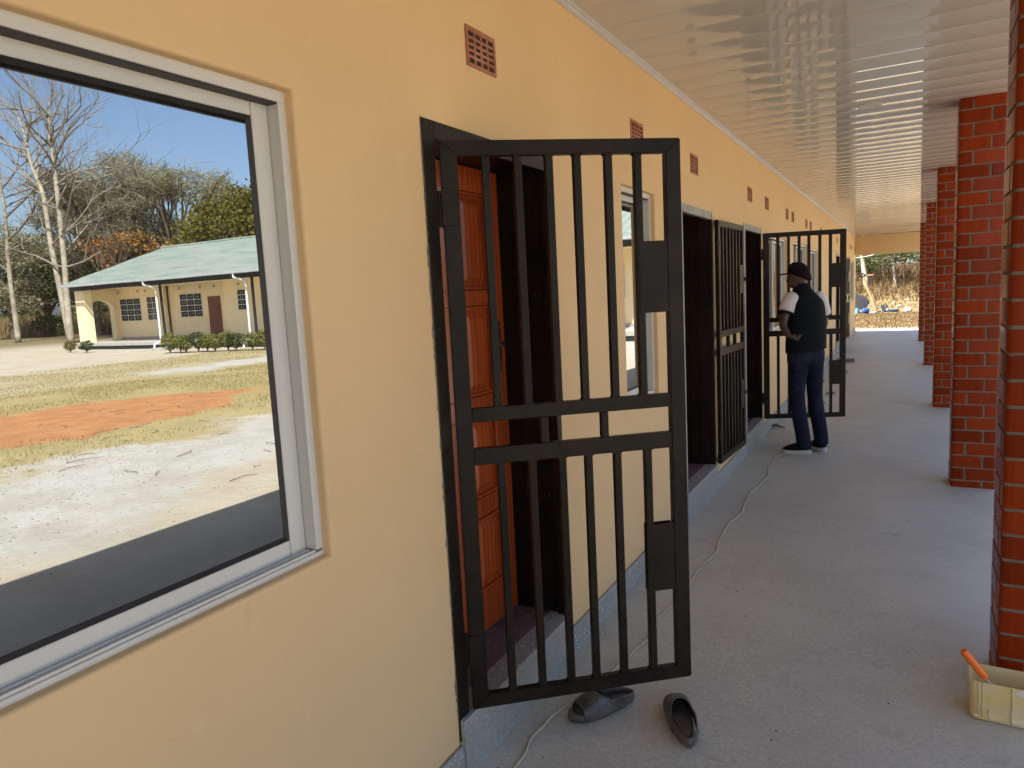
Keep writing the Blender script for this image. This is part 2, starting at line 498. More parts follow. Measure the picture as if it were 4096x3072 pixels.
# ------------------------------------------------------------------ ground
bm = bmesh.new()
xs = sorted(set(list(np.arange(-40, 40, 4.0)) + [-600, -300, -150, -80, 60, 90, 150, 300, 600]))
ys = sorted(set(list(np.arange(-20, 40, 5.0)) + list(np.arange(40, 90, 2.5)) + [-600, -200, -80, 110, 150, 300, 600]))
def gz(x, y):
    s = max(0, min(1, (y - 48) / 16)); s = s * s * (3 - 2 * s)
    k = max(0, min(1, (18 - x) / 14)); k = k * k * (3 - 2 * k)
    return GZ + 1.7 * s * k
grid = [[bm.verts.new((x, y, gz(x, y))) for y in ys] for x in xs]
for i in range(len(xs) - 1):
    for j in range(len(ys) - 1):
        bm.faces.new([grid[i][j], grid[i + 1][j], grid[i + 1][j + 1], grid[i][j + 1]])
fin('ground', bm, 'courtyard_ground', smooth=True, kind='structure')

# ------------------------------------------------------------------ veranda floor and ceiling
bm = bmesh.new(); box(bm, (-.26, Y0, GZ - .1), (1.98, 23.6, 0), .008)
fin('veranda_floor', bm, 'floor_cement', kind='structure')

ceil = empty('veranda_ceiling', (0, 0, H_CEIL)); ceil['kind'] = 'structure'
PITCH = .2655
bm = bmesh.new()
g = .004; hp = PITCH / 2
prof = [(-hp + .0005, .008), (-hp + .0005, .0025), (-hp + .003, .0006), (-hp + .008, 0.0), (0, -.0001), (hp - .008, 0), (hp - .003, .0006), (hp - .0005, .0025), (hp - .0005, .008)]
prism(bm, [(0.006, a, z) for a, z in prof], (EAVE_X - .012, 0, 0))
me = bpy.data.meshes.new('ceiling_plank'); bm.to_mesh(me); bm.free(); me.materials.append(M('pvc_board'))
for p in me.polygons: p.use_smooth = True
me.set_sharp_from_angle(angle=math.radians(50))
yy = 5.41 + PITCH / 2 - 16 * PITCH
i = 0
while yy < Y1 + .1:
    o = bpy.data.objects.new('ceiling_plank', me); COL.objects.link(o); o.parent = ceil
    o.location = (0, yy, 0); o.rotation_euler = (random.gauss(0, .0013), random.gauss(0, .0003), 0)
    yy += PITCH; i += 1
y_first = 5.41 - 16 * PITCH
bm = bmesh.new(); box(bm, (0.006, Y0, .0005), (EAVE_X - .006, y_first - .002, .01))
fin('ceiling_board', bm, 'pvc_board', ceil)
bm = bmesh.new(); box(bm, (-.1, Y0, .012), (EAVE_X - .004, Y1 + .02, .03))
fin('ceiling_backing', bm, 'house_black', ceil)

# ------------------------------------------------------------------ our building: wall with openings
school = empty('school_building', (0, 8, 0), label='long cream painted school building with a veranda and rows of clay air vents', cat='building')
def pfin(name, bm, mats, **k):
    o = fin(name, bm, mats, school, **k); o.location = (0, -8, 0); return o
WIN = [(-.55, 1.297, .945, 2.069), (3.53, 4.08, .96, 2.10), (8.02, 9.40, .99, 2.07), (9.98, 11.55, .99, 2.08), (11.85, 13.16, .99, 2.06), (21.32, 22.93, .96, 2.04)]
DOORS = [(1.802, 2.686), (4.585, 5.462), (6.668, 7.55), (16.55, 17.45)]
DZ0, DZ1 = .207, 2.105
AR = .012
OPEN = [(a - AR, b_ + AR, z0 - AR, z1 + AR) for a, b_, z0, z1 in WIN] + [(a, b_, DZ0, DZ1) for a, b_ in DOORS]
bm = bmesh.new()
ycut = sorted({Y0, Y1} | {v for o in OPEN for v in o[:2]})
V = {}
def gv(x, y, z):
    k = (round(x, 4), round(y, 4), round(z, 4))
    if k not in V: V[k] = bm.verts.new(k)
    return V[k]
for ya, yb in zip(ycut, ycut[1:]):                    # one strip of wall between two cuts, above and below its opening
    ym = (ya + yb) / 2
    op = [o for o in OPEN if o[0] < ym < o[1]]
    spans = [(-.05, H_CEIL + .02)] if not op else [(-.05, op[0][2]), (op[0][3], H_CEIL + .02)]
    for z0, z1 in spans: bm.faces.new([gv(0, ya, z0), gv(0, yb, z0), gv(0, yb, z1), gv(0, ya, z1)])
def rect(x, a, b_, z0, z1): return [(x, a, z0), (x, b_, z0), (x, b_, z1), (x, a, z1)]
for a, b_, z0, z1 in WIN:                             # softly rounded plaster arris, then the reveal
    rings = []
    for q in range(5):
        t = q / 4 * PI / 2; g_ = AR * (1 - math.sin(t))
        rings.append(rect(-AR * (1 - math.cos(t)), a - g_, b_ + g_, z0 - g_, z1 + g_))
    rings.append(rect(WALL_B, a, b_, z0, z1))
    loft(bm, rings, False, False)
for a, b_ in DOORS:
    for p, q in (((a, DZ0), (a, DZ1)), ((a, DZ1), (b_, DZ1)), ((b_, DZ1), (b_, DZ0))):
        bm.faces.new([gv(0, *p), gv(0, *q), gv(WALL_B, *q), gv(WALL_B, *p)])
bmesh.ops.recalc_face_normals(bm, faces=bm.faces)
wall = pfin('wall', bm, 'wall_paint', smooth=True, autosmooth=math.radians(40))
# unseen block added behind the openings to stop light, and the wall's far end
bm = bmesh.new(); box(bm, (-8, Y0, -.3), (WALL_B - .003, Y1, H_CEIL + .3)); pfin('light_block', bm, 'wall_paint')
bm = bmesh.new(); box(bm, (WALL_B + .002, Y1 - .006, -.3), (-.002, Y1 + .004, H_CEIL)); pfin('end_wall', bm, 'wall_paint')
# beam across the far end of the veranda
bm = bmesh.new(); box(bm, (.003, Y1 - .23, 2.215), (XC + .28, Y1 - .002, H_CEIL - .004), .006); pfin('end_beam', bm, 'wall_paint')
# plinth strips between the door steps
bm = bmesh.new()
segs = []
cur = Y0
for a, b_ in sorted(DOORS):
    segs.append((cur, a + .003)); cur = b_ - .003
segs.append((cur, Y1))
for a, b_ in segs: box(bm, (.0015, a, -.01), (.017, b_, .122), .004)
pfin('plinth', bm, 'plinth_terrazzo')
# cornice
bm = bmesh.new()
CS = .62
pr = [(.0015, -.075), (.010, -.075), (.014, -.066), (.024, -.060), (.030, -.045), (.042, -.032), (.050, -.018), (.056, -.014), (.056, -.003), (.0015, -.003)]
prism(bm, [(.0015 + (x - .0015) * .55, Y0, H_CEIL + z * .36 + .001) for x, z in pr], (0, Y1 - .24 - Y0, 0)); pfin('cornice', bm, 'cornice_white')
# roof over the veranda
bm = bmesh.new()
prism(bm, [(EAVE_X, Y0 - .3, 2.83), (EAVE_X, Y0 - .3, 2.90), (-4, Y0 - .3, 4.75), (-10.2, Y0 - .3, 2.90), (-10.2, Y0 - .3, 2.83), (-4, Y0 - .3, 4.68)], (0, Y1 + .9 - Y0, 0)); pfin('roof', bm, 'our_roof')
bm = bmesh.new(); box(bm, (EAVE_X - .003, Y0 - .3, 2.72), (EAVE_X + .02, Y1 + .6, 2.90)); pfin('fascia', bm, 'house_black')
bm = bmesh.new(); prism(bm, [(-8, Y1 + .01, 2.85), (1.9, Y1 + .01, 2.85), (-4, Y1 + .01, 4.6)], (0, -.1, 0)); pfin('gable', bm, 'wall_paint')

# air vents: four by five holes, their shade a dark sheet behind the bars
def vent_mesh():
    bm = bmesh.new(); w, h = .19, .128
    fr = .012
    box(bm, (-.001, 0, 0), (.006, w, fr), .002); box(bm, (-.001, 0, h - fr * 1.4), (.006, w, h), .002)
    box(bm, (-.001, 0, fr), (.0058, fr, h - fr * 1.4)); box(bm, (-.001, w - fr, fr), (.0058, w, h - fr * 1.4))
    for k in range(1, 4):
        y = fr + (w - 2 * fr) * k / 4; box(bm, (-.002, y - .0045, fr), (.005, y + .0045, h - fr * 1.4))
    for k in range(1, 5):
        z = fr + (h - 2.4 * fr) * k / 5; box(bm, (-.003, fr, z - .0042), (.0042, w - fr, z + .0042))
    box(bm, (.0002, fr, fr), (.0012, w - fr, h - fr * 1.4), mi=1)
    me = bpy.data.meshes.new('air_vent'); bm.to_mesh(me); bm.free()
    me.materials.append(M('vent_clay')); me.materials.append(M('vent_hole_shade')); return me
VM = vent_mesh()
for y, w in ((2.086, .19), (3.69, .2), (4.885, .19), (6.885, .2), (7.82, .2), (9.297, .19), (9.81, .2), (11.275, .19), (11.82, .2), (13.4, .18), (15.0, .19), (16.75, .19), (20.95, .2), (21.5, .2), (22.95, .2)):
    o = bpy.data.objects.new('air_vent', VM); COL.objects.link(o); o.parent = school
    o.location = (0, y - 8, 2.315 + random.uniform(-.004, .004)); o.scale = (1, w / .19, 1)
    o.rotation_euler = (random.uniform(-.012, .012), 0, 0)

# ------------------------------------------------------------------ windows
def window(y0, y1, z0, z1, label, nsash=2, **k):
    yc = (y0 + y1) / 2
    root = empty('window', (0, yc, z0), label=label, cat='window', group='aluminium windows along the cream wall')
    a, b_ = y0 - yc, y1 - yc; h = z1 - z0
    def add(name, bm, mat, par=root): return fin(name, bm, mat, par)
    bm = bmesh.new()                                             # outer frame
    e = .0012
    t, d = .022, .085
    xf, xb = -.028, -.028 - d
    box(bm, (xb, b_ - t, .018), (xf, b_ + .004, h - .026), .0015)
    box(bm, (xb, a - .004, .018), (xf, a + t, h - .026), .0015)
    box(bm, (xb, a - .004, h - .026), (xf - .0005, b_ + .004, h + .004), .0015)
    box(bm, (xb, a - .004, -.004), (xf + .0005, b_ + .004, .012), .0015)
    for x in (-.036, -.054): box(bm, (x - .003, a + t, .012), (x + .003, b_ - t, .0185), .001)   # track ridges on the sill
    add('outer_frame', bm, 'aluminium')
    bm = bmesh.new(); box(bm, (xb + .002, a + t, h - .030), (xf - .004, b_ - t, h - .0265)); add('track_seal', bm, 'black_rubber')
    n = nsash
    span = (b_ - t) - (a + t)
    for s in range(n):
        lo = a + t + span * s / n - (.025 if s else 0); hi = a + t + span * (s + 1) / n + (.025 if s < n - 1 else 0)
        x1 = -.063 - (.0 if s == n - 1 else .03); x0 = x1 - .024
        zb, zt = .013, h - .018
        st, rt, rb = .050, .042, .042
        bm = bmesh.new()
        box(bm, (x0, lo + e, zb), (x1, lo + st, zt), .002); box(bm, (x0, hi - st, zb), (x1, hi - e, zt), .002)
        box(bm, (x0 + .0005, lo + st + e, zt - rt), (x1 - .001, hi - st - e, zt - .0005), .002)
        box(bm, (x0 + .0005, lo + st + e, zb + .0005), (x1 - .001, hi - st - e, zb + rb), .002)
        sash = add('sash', bm, 'aluminium')
        bm = bmesh.new(); gk = .010                               # gasket, slopes back to the pane
        yl, yh, zl, zh = lo + st, hi - st, zb + rb, zt - rt
        O = [(yl, zl), (yh, zl), (yh, zh), (yl, zh)]; I = [(yl + gk, zl + gk), (yh - gk, zl + gk), (yh - gk, zh - gk), (yl + gk, zh - gk)]
        vo_ = [bm.verts.new((x1 - .003, y, z)) for y, z in O]; vi = [bm.verts.new((x1 - .011, y, z)) for y, z in I]
        for q in range(4): bm.faces.new([vo_[q], vo_[(q + 1) % 4], vi[(q + 1) % 4], vi[q]])
        bmesh.ops.recalc_face_normals(bm, faces=bm.faces)
        fin('gasket', bm, 'black_rubber', sash)
        bm = bmesh.new(); box(bm, (x1 - .017, yl + .002, zl + .002), (x1 - .0115, yh - .002, zh - .002)); fin('pane', bm, 'reflective_glass', sash)
    return root
WL = ['large silver sliding window in front reflecting a green-roofed house and sunny yard',
      'narrow silver window between the first and second barred gates, seen through the bars',
      'silver window just past the third door, seen through the gate beside the man',
      'middle silver window of three in a row, behind the man with the cap',
      'last of three silver windows in a row, right of the man\'s cap',
      'small silver window near the far end of the cream wall']
for w, l in zip(WIN, WL): window(*w, label=l, nsash=1 if w[1] - w[0] < 1 else 2)

# ------------------------------------------------------------------ doors
def door(idx, y0, y1, label, steel, head_mat, leaf=True):
    root = empty('door', (0, y0, DZ0), label=label, cat='door', group='doors along the cream wall')
    W, h = y1 - y0, DZ1 - DZ0
    fw = .062
    bm = bmesh.new()                                              # pressed steel frame, flange proud of the plaster
    box(bm, (-.03, .001, -.075), (.006, fw, h - .002), .002)
    fin('frame_jamb', bm, steel, root)
    fr = .018 if idx else fw * .7
    bm = bmesh.new(); box(bm, (-.03, W - fr, -.003), (.006, W - .001, h - .002), .002); fin('frame_jamb', bm, 'black_steel', root)
    bm = bmesh.new(); box(bm, (-.029, fw + .001, h - .056), (.0055, W - fr - .001, h - .002), .002); fin('frame_head', bm, head_mat, root)
    if idx == 0:                                                  # ragged filler where the plaster meets the steel
        bm = bmesh.new()
        zz = -.06; lw = .004
        while zz < h - .004:
            dz = random.uniform(.008, .03); w2 = max(.0, random.gauss(.0035, .0035))
            a_, b2 = [bm.verts.new((.0022, .0005 - q, z_)) for q, z_ in ((lw, zz), (w2, zz + dz))]
            c2, d2 = [bm.verts.new((.0032, .0035, z_)) for z_ in (zz, zz + dz)]
            bm.faces.new([a_, b2, d2, c2]); zz += dz; lw = w2
        fin('filler', bm, 'mortar', root)
    bm = bmesh.new()                                              # black lining of the reveal
    box(bm, (WALL_B + .001, .002, .001), (-.031, .03, h - .003)); box(bm, (WALL_B + .001, W - .03, .001), (-.031, W - .002, h - .003))
    box(bm, (WALL_B + .002, .031, h - .03), (-.032, W - .031, h - .004))
    for x in (-.09, -.16): box(bm, (x - .006, W - .036, .02), (x + .006, W - .0305, h - .04))      # flush rebate strip on the far jamb
    fin('frame_lining', bm, 'black_steel', root)
    bm = bmesh.new()
    for z in (.52, 1.36):
        tube(bm, [(-.06 + .014 * math.cos(q), W - .042, z + .018 * math.sin(q)) for q in [2 * PI * k / 10 for k in range(11)]], .004, 6)
        fin('staple', bm, 'black_steel', root)
        bm = bmesh.new()
    bm.free()
    # threshold step
    bm = bmesh.new(); box(bm, (WALL_B + .001, .004, -DZ0 - .004), (-.068, W - .004, -.003), .001); fin('threshold', bm, 'threshold_red', root)
    bm = bmesh.new(); box(bm, (-.074, .0045, -DZ0 - .004), (.022, W - .0045, -.0015), .004, 2); fin('step', bm, 'plinth_terrazzo', root)
    # leaf, closed at the inner side of the wall
    xl = -.228
    bm = bmesh.new()
    yl, yh, zl, zh = .034, W - .034, .004, h - .034
    st = .105
    sm = .19
    t = .018
    box(bm, (xl - t, yl, zl), (xl, yl + st, zh), .002); box(bm, (xl - t, yh - st, zl), (xl, yh, zh), .002)
    rails = [(zl, .17), (.48, .56), (.89, .97), (1.33, 1.39), (1.77, zh)]
    for a, b_ in rails: box(bm, (xl - t + .0005, yl + st, a), (xl - .0012, yh - st, b_), .002)
    ym = (yl + yh) / 2
    for (a, b_), (c_, d) in zip(rails, rails[1:]): box(bm, (xl - t + .0005, ym - sm / 2, b_ + .0005), (xl - .0015, ym + sm / 2, c_ - .0005), .002)
    lf = fin('door_leaf', bm, 'varnished_wood', root)
    for (a, b_), (c_, d) in zip(rails, rails[1:]):
        for s in (0, 1):
            y_0, y_1 = (yl + st, ym - sm / 2) if s == 0 else (ym + sm / 2, yh - st)
            bm = bmesh.new()
            fs = box(bm, (xl - t + .002, y_0, b_), (xl - .014, y_1, c_))
            i2 = .05
            for lo_, hi_ in (((y_0 + .004, b_ + .004), (y_0 + .014, c_ - .004)), ((y_1 - .014, b_ + .004), (y_1 - .004, c_ - .004)), ((y_0 + .0145, b_ + .004), (y_1 - .0145, b_ + .014)), ((y_0 + .0145, c_ - .014), (y_1 - .0145, c_ - .004))):
                box(bm, (xl - .014, lo_[0], lo_[1]), (xl + .002, hi_[0], hi_[1]), .003, 2)
            R0 = [(xl - .0139, y_0 + .024, b_ + .024), (xl - .0139, y_1 - .024, b_ + .024), (xl - .0139, y_1 - .024, c_ - .024), (xl - .0139, y_0 + .024, c_ - .024)]
            R1 = [(xl - .0025, y_0 + i2, b_ + i2), (xl - .0025, y_1 - i2, b_ + i2), (xl - .0025, y_1 - i2, c_ - i2), (xl - .0025, y_0 + i2, c_ - i2)]
            loft(bm, [R0, R1], cap0=False)
            fin('raised_panel', bm, 'varnished_wood', lf)
    bm = bmesh.new()
    zc = 1.15
    box(bm, (xl, yh - .082, zc - .10), (xl + .006, yh - .044, zc + .11), .002)
    tube(bm, [(xl + .004, yh - .063, zc + .018), (xl + .045, yh - .063, zc + .018)], .009, 8)
    tube(bm, [(xl + .045, yh - .058, zc + .018), (xl + .048, yh - .09, zc + .019), (xl + .045, yh - .13, zc + .016)], [.009, .009, .007], 8)
    fin('handle', bm, 'door_hardware', lf, smooth=True, autosmooth=.6)
    return root
door(0, *DOORS[0], 'red-brown panelled wooden door with a silver handle, behind the nearest barred gate', 'black_steel', 'black_steel')
door(1, *DOORS[1], 'dark recessed doorway just past the first open gate, with a grey steel head', 'primer_grey', 'primer_grey')
door(2, *DOORS[2], 'dark recessed doorway right beside the man, with a grey steel head', 'primer_grey', 'primer_grey')
door(3, *DOORS[3], 'farthest doorway of the cream wall, half hidden behind the gate the man stands at', 'primer_grey', 'primer_grey')

# ------------------------------------------------------------------ security gates
def make_gate():
    root = empty('security_gate', (0, 0, 0), cat='gate', group='barred steel security gates on the veranda')
    W, zb, zt = .776, .206, 2.046
    sw, tw, T = .052, .046, .015
    def add(name, bm): return fin(name, bm, 'black_steel', root)
    def mitre(a, b_, c_, d):
        bm = bmesh.new(); fs = prism(bm, [(x, -T, z) for x, z in (a, b_, c_, d)], (0, 2 * T, 0))
        bmesh.ops.bevel(bm, geom=list(bm.edges), offset=.0025, segments=2, affect='EDGES'); return bm
    e = .0006
    add('stile', mitre((0, zb), (sw, zb + tw), (sw, zt - tw), (0, zt)))
    add('stile', mitre((W, zb), (W, zt), (W - sw, zt - tw), (W - sw, zb + tw)))
    add('rail', mitre((e, zt), (W - e, zt), (W - sw, zt - tw), (sw, zt - tw)))
    add('rail', mitre((e, zb), (sw, zb + tw), (W - sw, zb + tw), (W - e, zb)))
    mids = [(1.034, 1.088), (1.174, 1.219)]
    for a, b_ in mids:
        bm = bmesh.new(); box(bm, (sw + e, -T + .001, a), (W - sw - e, T - .001, b_), .0025, 2); add('rail', bm)
    bh = .0125
    for c_ in (.139, .240, .340, .431, .534, .632):
        bm = bmesh.new(); box(bm, (c_ - bh, -bh, 1.2195), (c_ + bh, bh, zt - tw - .0005), .002); add('bar', bm)
    for c_ in (.138, .242, .343, .433, .533, .640):
        bm = bmesh.new(); box(bm, (c_ - bh, -bh, zb + tw + .0005), (c_ + bh, bh, 1.0335), .002); add('bar', bm)
    for c_ in (.288, .492):
        bm = bmesh.new(); box(bm, (c_ - bh, -bh, 1.0885), (c_ + bh, bh, 1.1735), .002); add('spacer', bm)
    for a, b_ in ((1.491, 1.723), (.536, .773)):
        bm = bmesh.new(); box(bm, (.626, -.0145, a), (W - sw - .001, -.0128, b_), .0006)
        box(bm, (.626, .0128, a), (W - sw - .001, .0145, b_), .0006); add('lock_plate', bm)
    for z in (1.843, .415):
        bm = bmesh.new()
        tube(bm, [(-.009, -.006, z - .055), (-.009, -.006, z + .055)], .009, 10)
        tube(bm, [(-.009, -.006, z - .018), (-.009, -.006, z + .018)], .0096, 10)
        box(bm, (-.004, -.0185, z - .052), (.045, -.0152, z + .05), .001)
        fin('hinge', bm, 'black_steel', root, smooth=True, autosmooth=.6)
    # welds where bars meet the rails
    bm = bmesh.new()
    for c_ in (.139, .240, .340, .431, .534, .632):
        for z in (zt - tw, 1.2195): box(bm, (c_ - .016, -.014, z - .004), (c_ + .016, .014, z + .003), .002)
    for c_ in (.138, .242, .343, .433, .533, .640):
        for z in (zb + tw, 1.0335): box(bm, (c_ - .016, -.014, z - .003), (c_ + .016, .014, z + .004), .002)
    o = add('weld', bm); o['kind'] = 'stuff'
    return root
gate0 = make_gate()
GATES = [(.004, 1.889, 50.83, 'largest black barred gate, swung open in front of the wooden door beside the big window'),
         (.032, 5.472, 2.8, 'black barred gate swung flat against the wall between the two dark doorways'),
         (.035, 7.47, 68.3, 'black barred gate standing open beside the man in the cap'),
         (.04, 17.46, 9.0, 'most distant black gate, folded back against the wall near the far window')]
for k, (x, y, a, lab) in enumerate(GATES):
    gt = gate0 if k == 0 else copy_tree(gate0)
    gt.location = (x, y, 0); gt.rotation_euler = (0, 0, math.radians(90 - a)); gt['label'] = lab
    if k in (1, 2):
        bm = bmesh.new(); tube(bm, [(.776 + .002 + .014 * math.sin(q), -.018, 1.607 + .016 * math.cos(q)) for q in [2 * PI * j / 12 for j in range(13)]], .0035, 6)
        tube(bm, [(.776 + .002 + .012 * math.sin(q), -.018, .655 + .014 * math.cos(q)) for q in [2 * PI * j / 12 for j in range(13)]], .0035, 6)
        fin('staple', bm, 'black_steel', gt, kind='stuff')
# hinge plates welded on the first door frame
# ------------------------------------------------------------------ brick columns
L_, Wb, J = .188, .082, .013
S_ = L_ + Wb + J
CP = .0941
_bm_cache = {}
def brick_mesh(kind, cx, cy):
    """one brick; the corner (cx, cy) that lies on the column's corner is rounded, the rest only eased"""
    if (kind, cx, cy) in _bm_cache: return _bm_cache[(kind, cx, cy)]
    l, w = (Wb, L_) if kind else (L_, Wb)
    bm = bmesh.new(); h = CP - .012
    box(bm, (0, 0, 0), (l, w, h))
    def vert_edges(): return [e for e in bm.edges if abs(e.verts[0].co.z - e.verts[1].co.z) > h * .9]
    corner = [e for e in vert_edges() if abs(e.verts[0].co.x - cx * l) < 1e-5 and abs(e.verts[0].co.y - cy * w) < 1e-5]
    rest = [e for e in vert_edges() if e not in corner]
    bmesh.ops.bevel(bm, geom=rest, offset=.0025, segments=1, affect='EDGES')
    corner = [e for e in vert_edges() if abs(e.verts[0].co.x - cx * l) < 1e-5 and abs(e.verts[0].co.y - cy * w) < 1e-5]
    bmesh.ops.bevel(bm, geom=corner, offset=.020, segments=3, affect='EDGES', profile=.5)
    me = bpy.data.meshes.new('brick'); bm.to_mesh(me); bm.free(); me.materials.append(M('glazed_brick'))
    for p in me.polygons: p.use_smooth = True
    me.set_sharp_from_angle(angle=math.radians(40))
    _bm_cache[(kind, cx, cy)] = me
    return me
def course(odd):
    a = L_ + J
    if not odd: return [(0, 0, 0, 0, 0), (a, 0, 1, 1, 0), (Wb + J, a, 0, 1, 1), (0, Wb + J, 1, 0, 1)]
    return [(0, 0, 1, 0, 0), (Wb + J, 0, 0, 1, 0), (a, Wb + J, 1, 1, 1), (0, a, 0, 0, 1)]
COLS = [(3.04, 'nearest glazed red brick column, cut off by the frame behind the yellow tub', 'all'),
        (6.077, 'second red brick column, the first one seen whole with its rounded edges', 'all'),
        (9.75, 'third red brick column from the front, partly behind the second one', 'front'),
        (14.31, 'fourth red brick column from the front, a narrow strip beyond the third', 'none'),
        (19.63, 'farthest red brick column, the slimmest strip beside the sunny opening', 'none')]
for y, lab, mode in COLS:
    root = empty('brick_column', (XC, y, 0), label=lab, cat='column', group='red brick columns along the veranda')
    bm = bmesh.new(); box(bm, (.0045, .0045, -.02), (S_ - .0045, S_ - .0045, H_CEIL - .006), .013, 2); fin('mortar', bm, 'mortar', root)
    rest = bmesh.new()
    n = 30
    for k in range(n):
        z = k * CP - .036
        zmax = H_CEIL - .004
        for (bx, by, kind, cx, cy) in course(k % 2):
            if z + CP - .011 > zmax + .02: continue
            front = by < .02
            if mode == 'all' or (mode == 'front' and front):
                o = bpy.data.objects.new('brick', brick_mesh(kind, cx, cy)); COL.objects.link(o); o.parent = root
                o.location = (bx + random.gauss(0, .0007), by + random.gauss(0, .0007), z + random.gauss(0, .0006))
                o.rotation_euler = (0, 0, random.gauss(0, .003))
            else:
                l, w = (Wb, L_) if kind else (L_, Wb)
                box(rest, (bx, by, z), (bx + l, by + w, z + CP - .011), .006 if mode == 'none' else 0)
    if len(rest.verts): fin('brickwork', rest, 'glazed_brick', root, kind='stuff')
    else: rest.free()

# ------------------------------------------------------------------ downlight in the ceiling
dl = empty('downlight', (1.028, 5.844, H_CEIL), label='small round unlit downlight set in the glossy ceiling', cat='light fitting')
bm = bmesh.new()
prf = [(.050, -.001), (.055, -.006), (.075, -.007), (.085, -.0005)]
loft(bm, [[(r * math.cos(2 * PI * k / 28), r * math.sin(2 * PI * k / 28), z) for k in range(28)] for r, z in prf], False, False)
fin('trim_ring', bm, 'light_ring', dl, smooth=True)
bm = bmesh.new()
loft(bm, [[(r * math.cos(2 * PI * k / 24), r * math.sin(2 * PI * k / 24), z) for k in range(24)] for r, z in ((.051, -.0028), (.03, -.0045), (.005, -.005))], False, True)
fin('lens', bm, 'light_lens', dl, smooth=True)

# ------------------------------------------------------------------ rope on the floor
def rope():
    pts = [(.115, 1.70), (.132, 1.926), (.118, 2.10), (.135, 2.314), (.185, 2.50), (.223, 2.695), (.262, 2.95), (.252, 3.2), (.292, 3.518), (.27, 3.78), (.298, 4.1), (.262, 4.554), (.29, 4.95), (.262, 5.4), (.30, 5.9), (.268, 6.3), (.275, 6.675), (.33, 6.95), (.30, 7.5), (.36, 8.2), (.33, 9.0), (.38, 10.0)]
    pts = smooth_path([(x, y, .006) for x, y in pts], 9)
    pts = [p + Vector((.004 * math.sin(p.y * 17) + .003 * math.sin(p.y * 41 + 1), 0, .0)) for p in pts]
    bm = bmesh.new(); tube(bm, pts, .0042, 6)
    tag(fin('rope', bm, 'cord', smooth=True), 'thin pale rope trailing along the cement floor past the sandals', 'rope')
rope()

# ------------------------------------------------------------------ rubber clogs
def clog(loc, rz, label, open_toe):
    root = empty('sandal', loc, rz, label=label, cat='sandal', group='pair of worn rubber clogs')
    # local x forward (toe), length 0.28
    def outline(s, grow=0, n=28):
        pts = []
        for k in range(n):
            a = 2 * PI * k / n
            x = math.cos(a) * .142
            w = .040 + .012 * max(-1, min(1, x / .1)) + (.004 if x > 0 else 0)
            y = math.sin(a) * (abs(math.sin(a)) ** -.15 if abs(math.sin(a)) > .05 else 1) * w
            pts.append((x * (1 + grow), y * (1 + grow * 2.4)))
        return pts
    bm = bmesh.new()
    rings = []
    for z, gsc in ((0, -.03), (.004, .0), (.018, .015), (.03, .0)):
        rings.append([(x, y, z + .004 * (x / .14) ** 2) for x, y in outline(0, gsc)])
    loft(bm, rings)
    fin('sole', bm, 'sandal_rubber', root, smooth=True, autosmooth=.9)
    # wall of the shell: outside and inside, low at the heel and rising to the instep, then over the toe
    bm = bmesh.new()
    secs = []
    nS = 14; nA = 15
    def width(x): return .043 + .012 * max(-1, min(1, x / .1))
    x0, x1 = .03, .132 if not open_toe else .104
    R = []
    for i in range(nS):
        t = i / (nS - 1); x = x0 + (x1 - x0) * t
        w = width(x) * math.sqrt(max(.03, 1 - (x / .146) ** 4)) * 1.03
        hgt = .030 + (.062 - .034 * t ** 1.2) * (1 if open_toe else (1 - t ** 6 * .8))
        ring = []
        for j in range(nA):
            a = PI * j / (nA - 1)
            ca, sa = math.cos(a), math.sin(a)
            back = -.115 * (1 - t) ** 1.6 * (1 - sa ** .8)
            ring.append((x + back, w * (abs(ca) ** .75) * (1 if ca > 0 else -1), .012 + (hgt - .012) * sa ** .7))
        R.append(ring)
    ro = [[bm.verts.new(p) for p in r] for r in R]
    for A, B in zip(ro, ro[1:]):
        for k in range(nA - 1): bm.faces.new([A[k], A[k + 1], B[k + 1], B[k]])
    if not open_toe:
        bm.faces.new(ro[-1])
    bmesh.ops.recalc_face_normals(bm, faces=bm.faces)
    o = fin('upper', bm, ['sandal_rubber', 'sandal_lining'], root, smooth=True)
    md = o.modifiers.new('thick', 'SOLIDIFY'); md.thickness = .006; md.offset = -1; md.material_offset = 1
    sb = o.modifiers.new('sub', 'SUBSURF'); sb.levels = 1; sb.render_levels = 1
    # heel cup: a low rim round the back
    bm = bmesh.new()
    RO = []; N_ = 19
    for i in range(N_):
        a = PI / 2 + PI * i / (N_ - 1)
        x = math.cos(a) * .142 * 1.0; y = math.sin(a) * .045
        if x > -.02: y = (1 if y > 0 else -1) * width(x) * 1.02
        hz = .042 + .014 * (math.cos((i / (N_ - 1) - .5) * PI * 2) * .5 - .5) * -1 + .012 * (1 - math.sin(PI * i / (N_ - 1)))
        RO.append([(x * 1.01, y * 1.02, .012), (x * 1.015, y * 1.03, .03), (x * 1.0, y * 1.0, hz)])
    rr = [[bm.verts.new(p) for p in r] for r in RO]
    for A, B in zip(rr, rr[1:]):
        for k in range(2): bm.faces.new([A[k], A[k + 1], B[k + 1], B[k]])
    bmesh.ops.recalc_face_normals(bm, faces=bm.faces)
    o = fin('heel_rim', bm, ['sandal_rubber', 'sandal_lining'], root, smooth=True)
    md = o.modifiers.new('thick', 'SOLIDIFY'); md.thickness = .006; md.offset = 0
    sb = o.modifiers.new('sub', 'SUBSURF'); sb.levels = 1; sb.render_levels = 1
    bm = bmesh.new(); loft(bm, [[(x * .9, y * .86, .0325 + .004 * (x / .14) ** 2) for x, y in outline(0)], [(x * .7, y * .65, .0305) for x, y in outline(0)]], False, True)
    fin('insole', bm, 'sandal_lining', root, smooth=True)
    return root
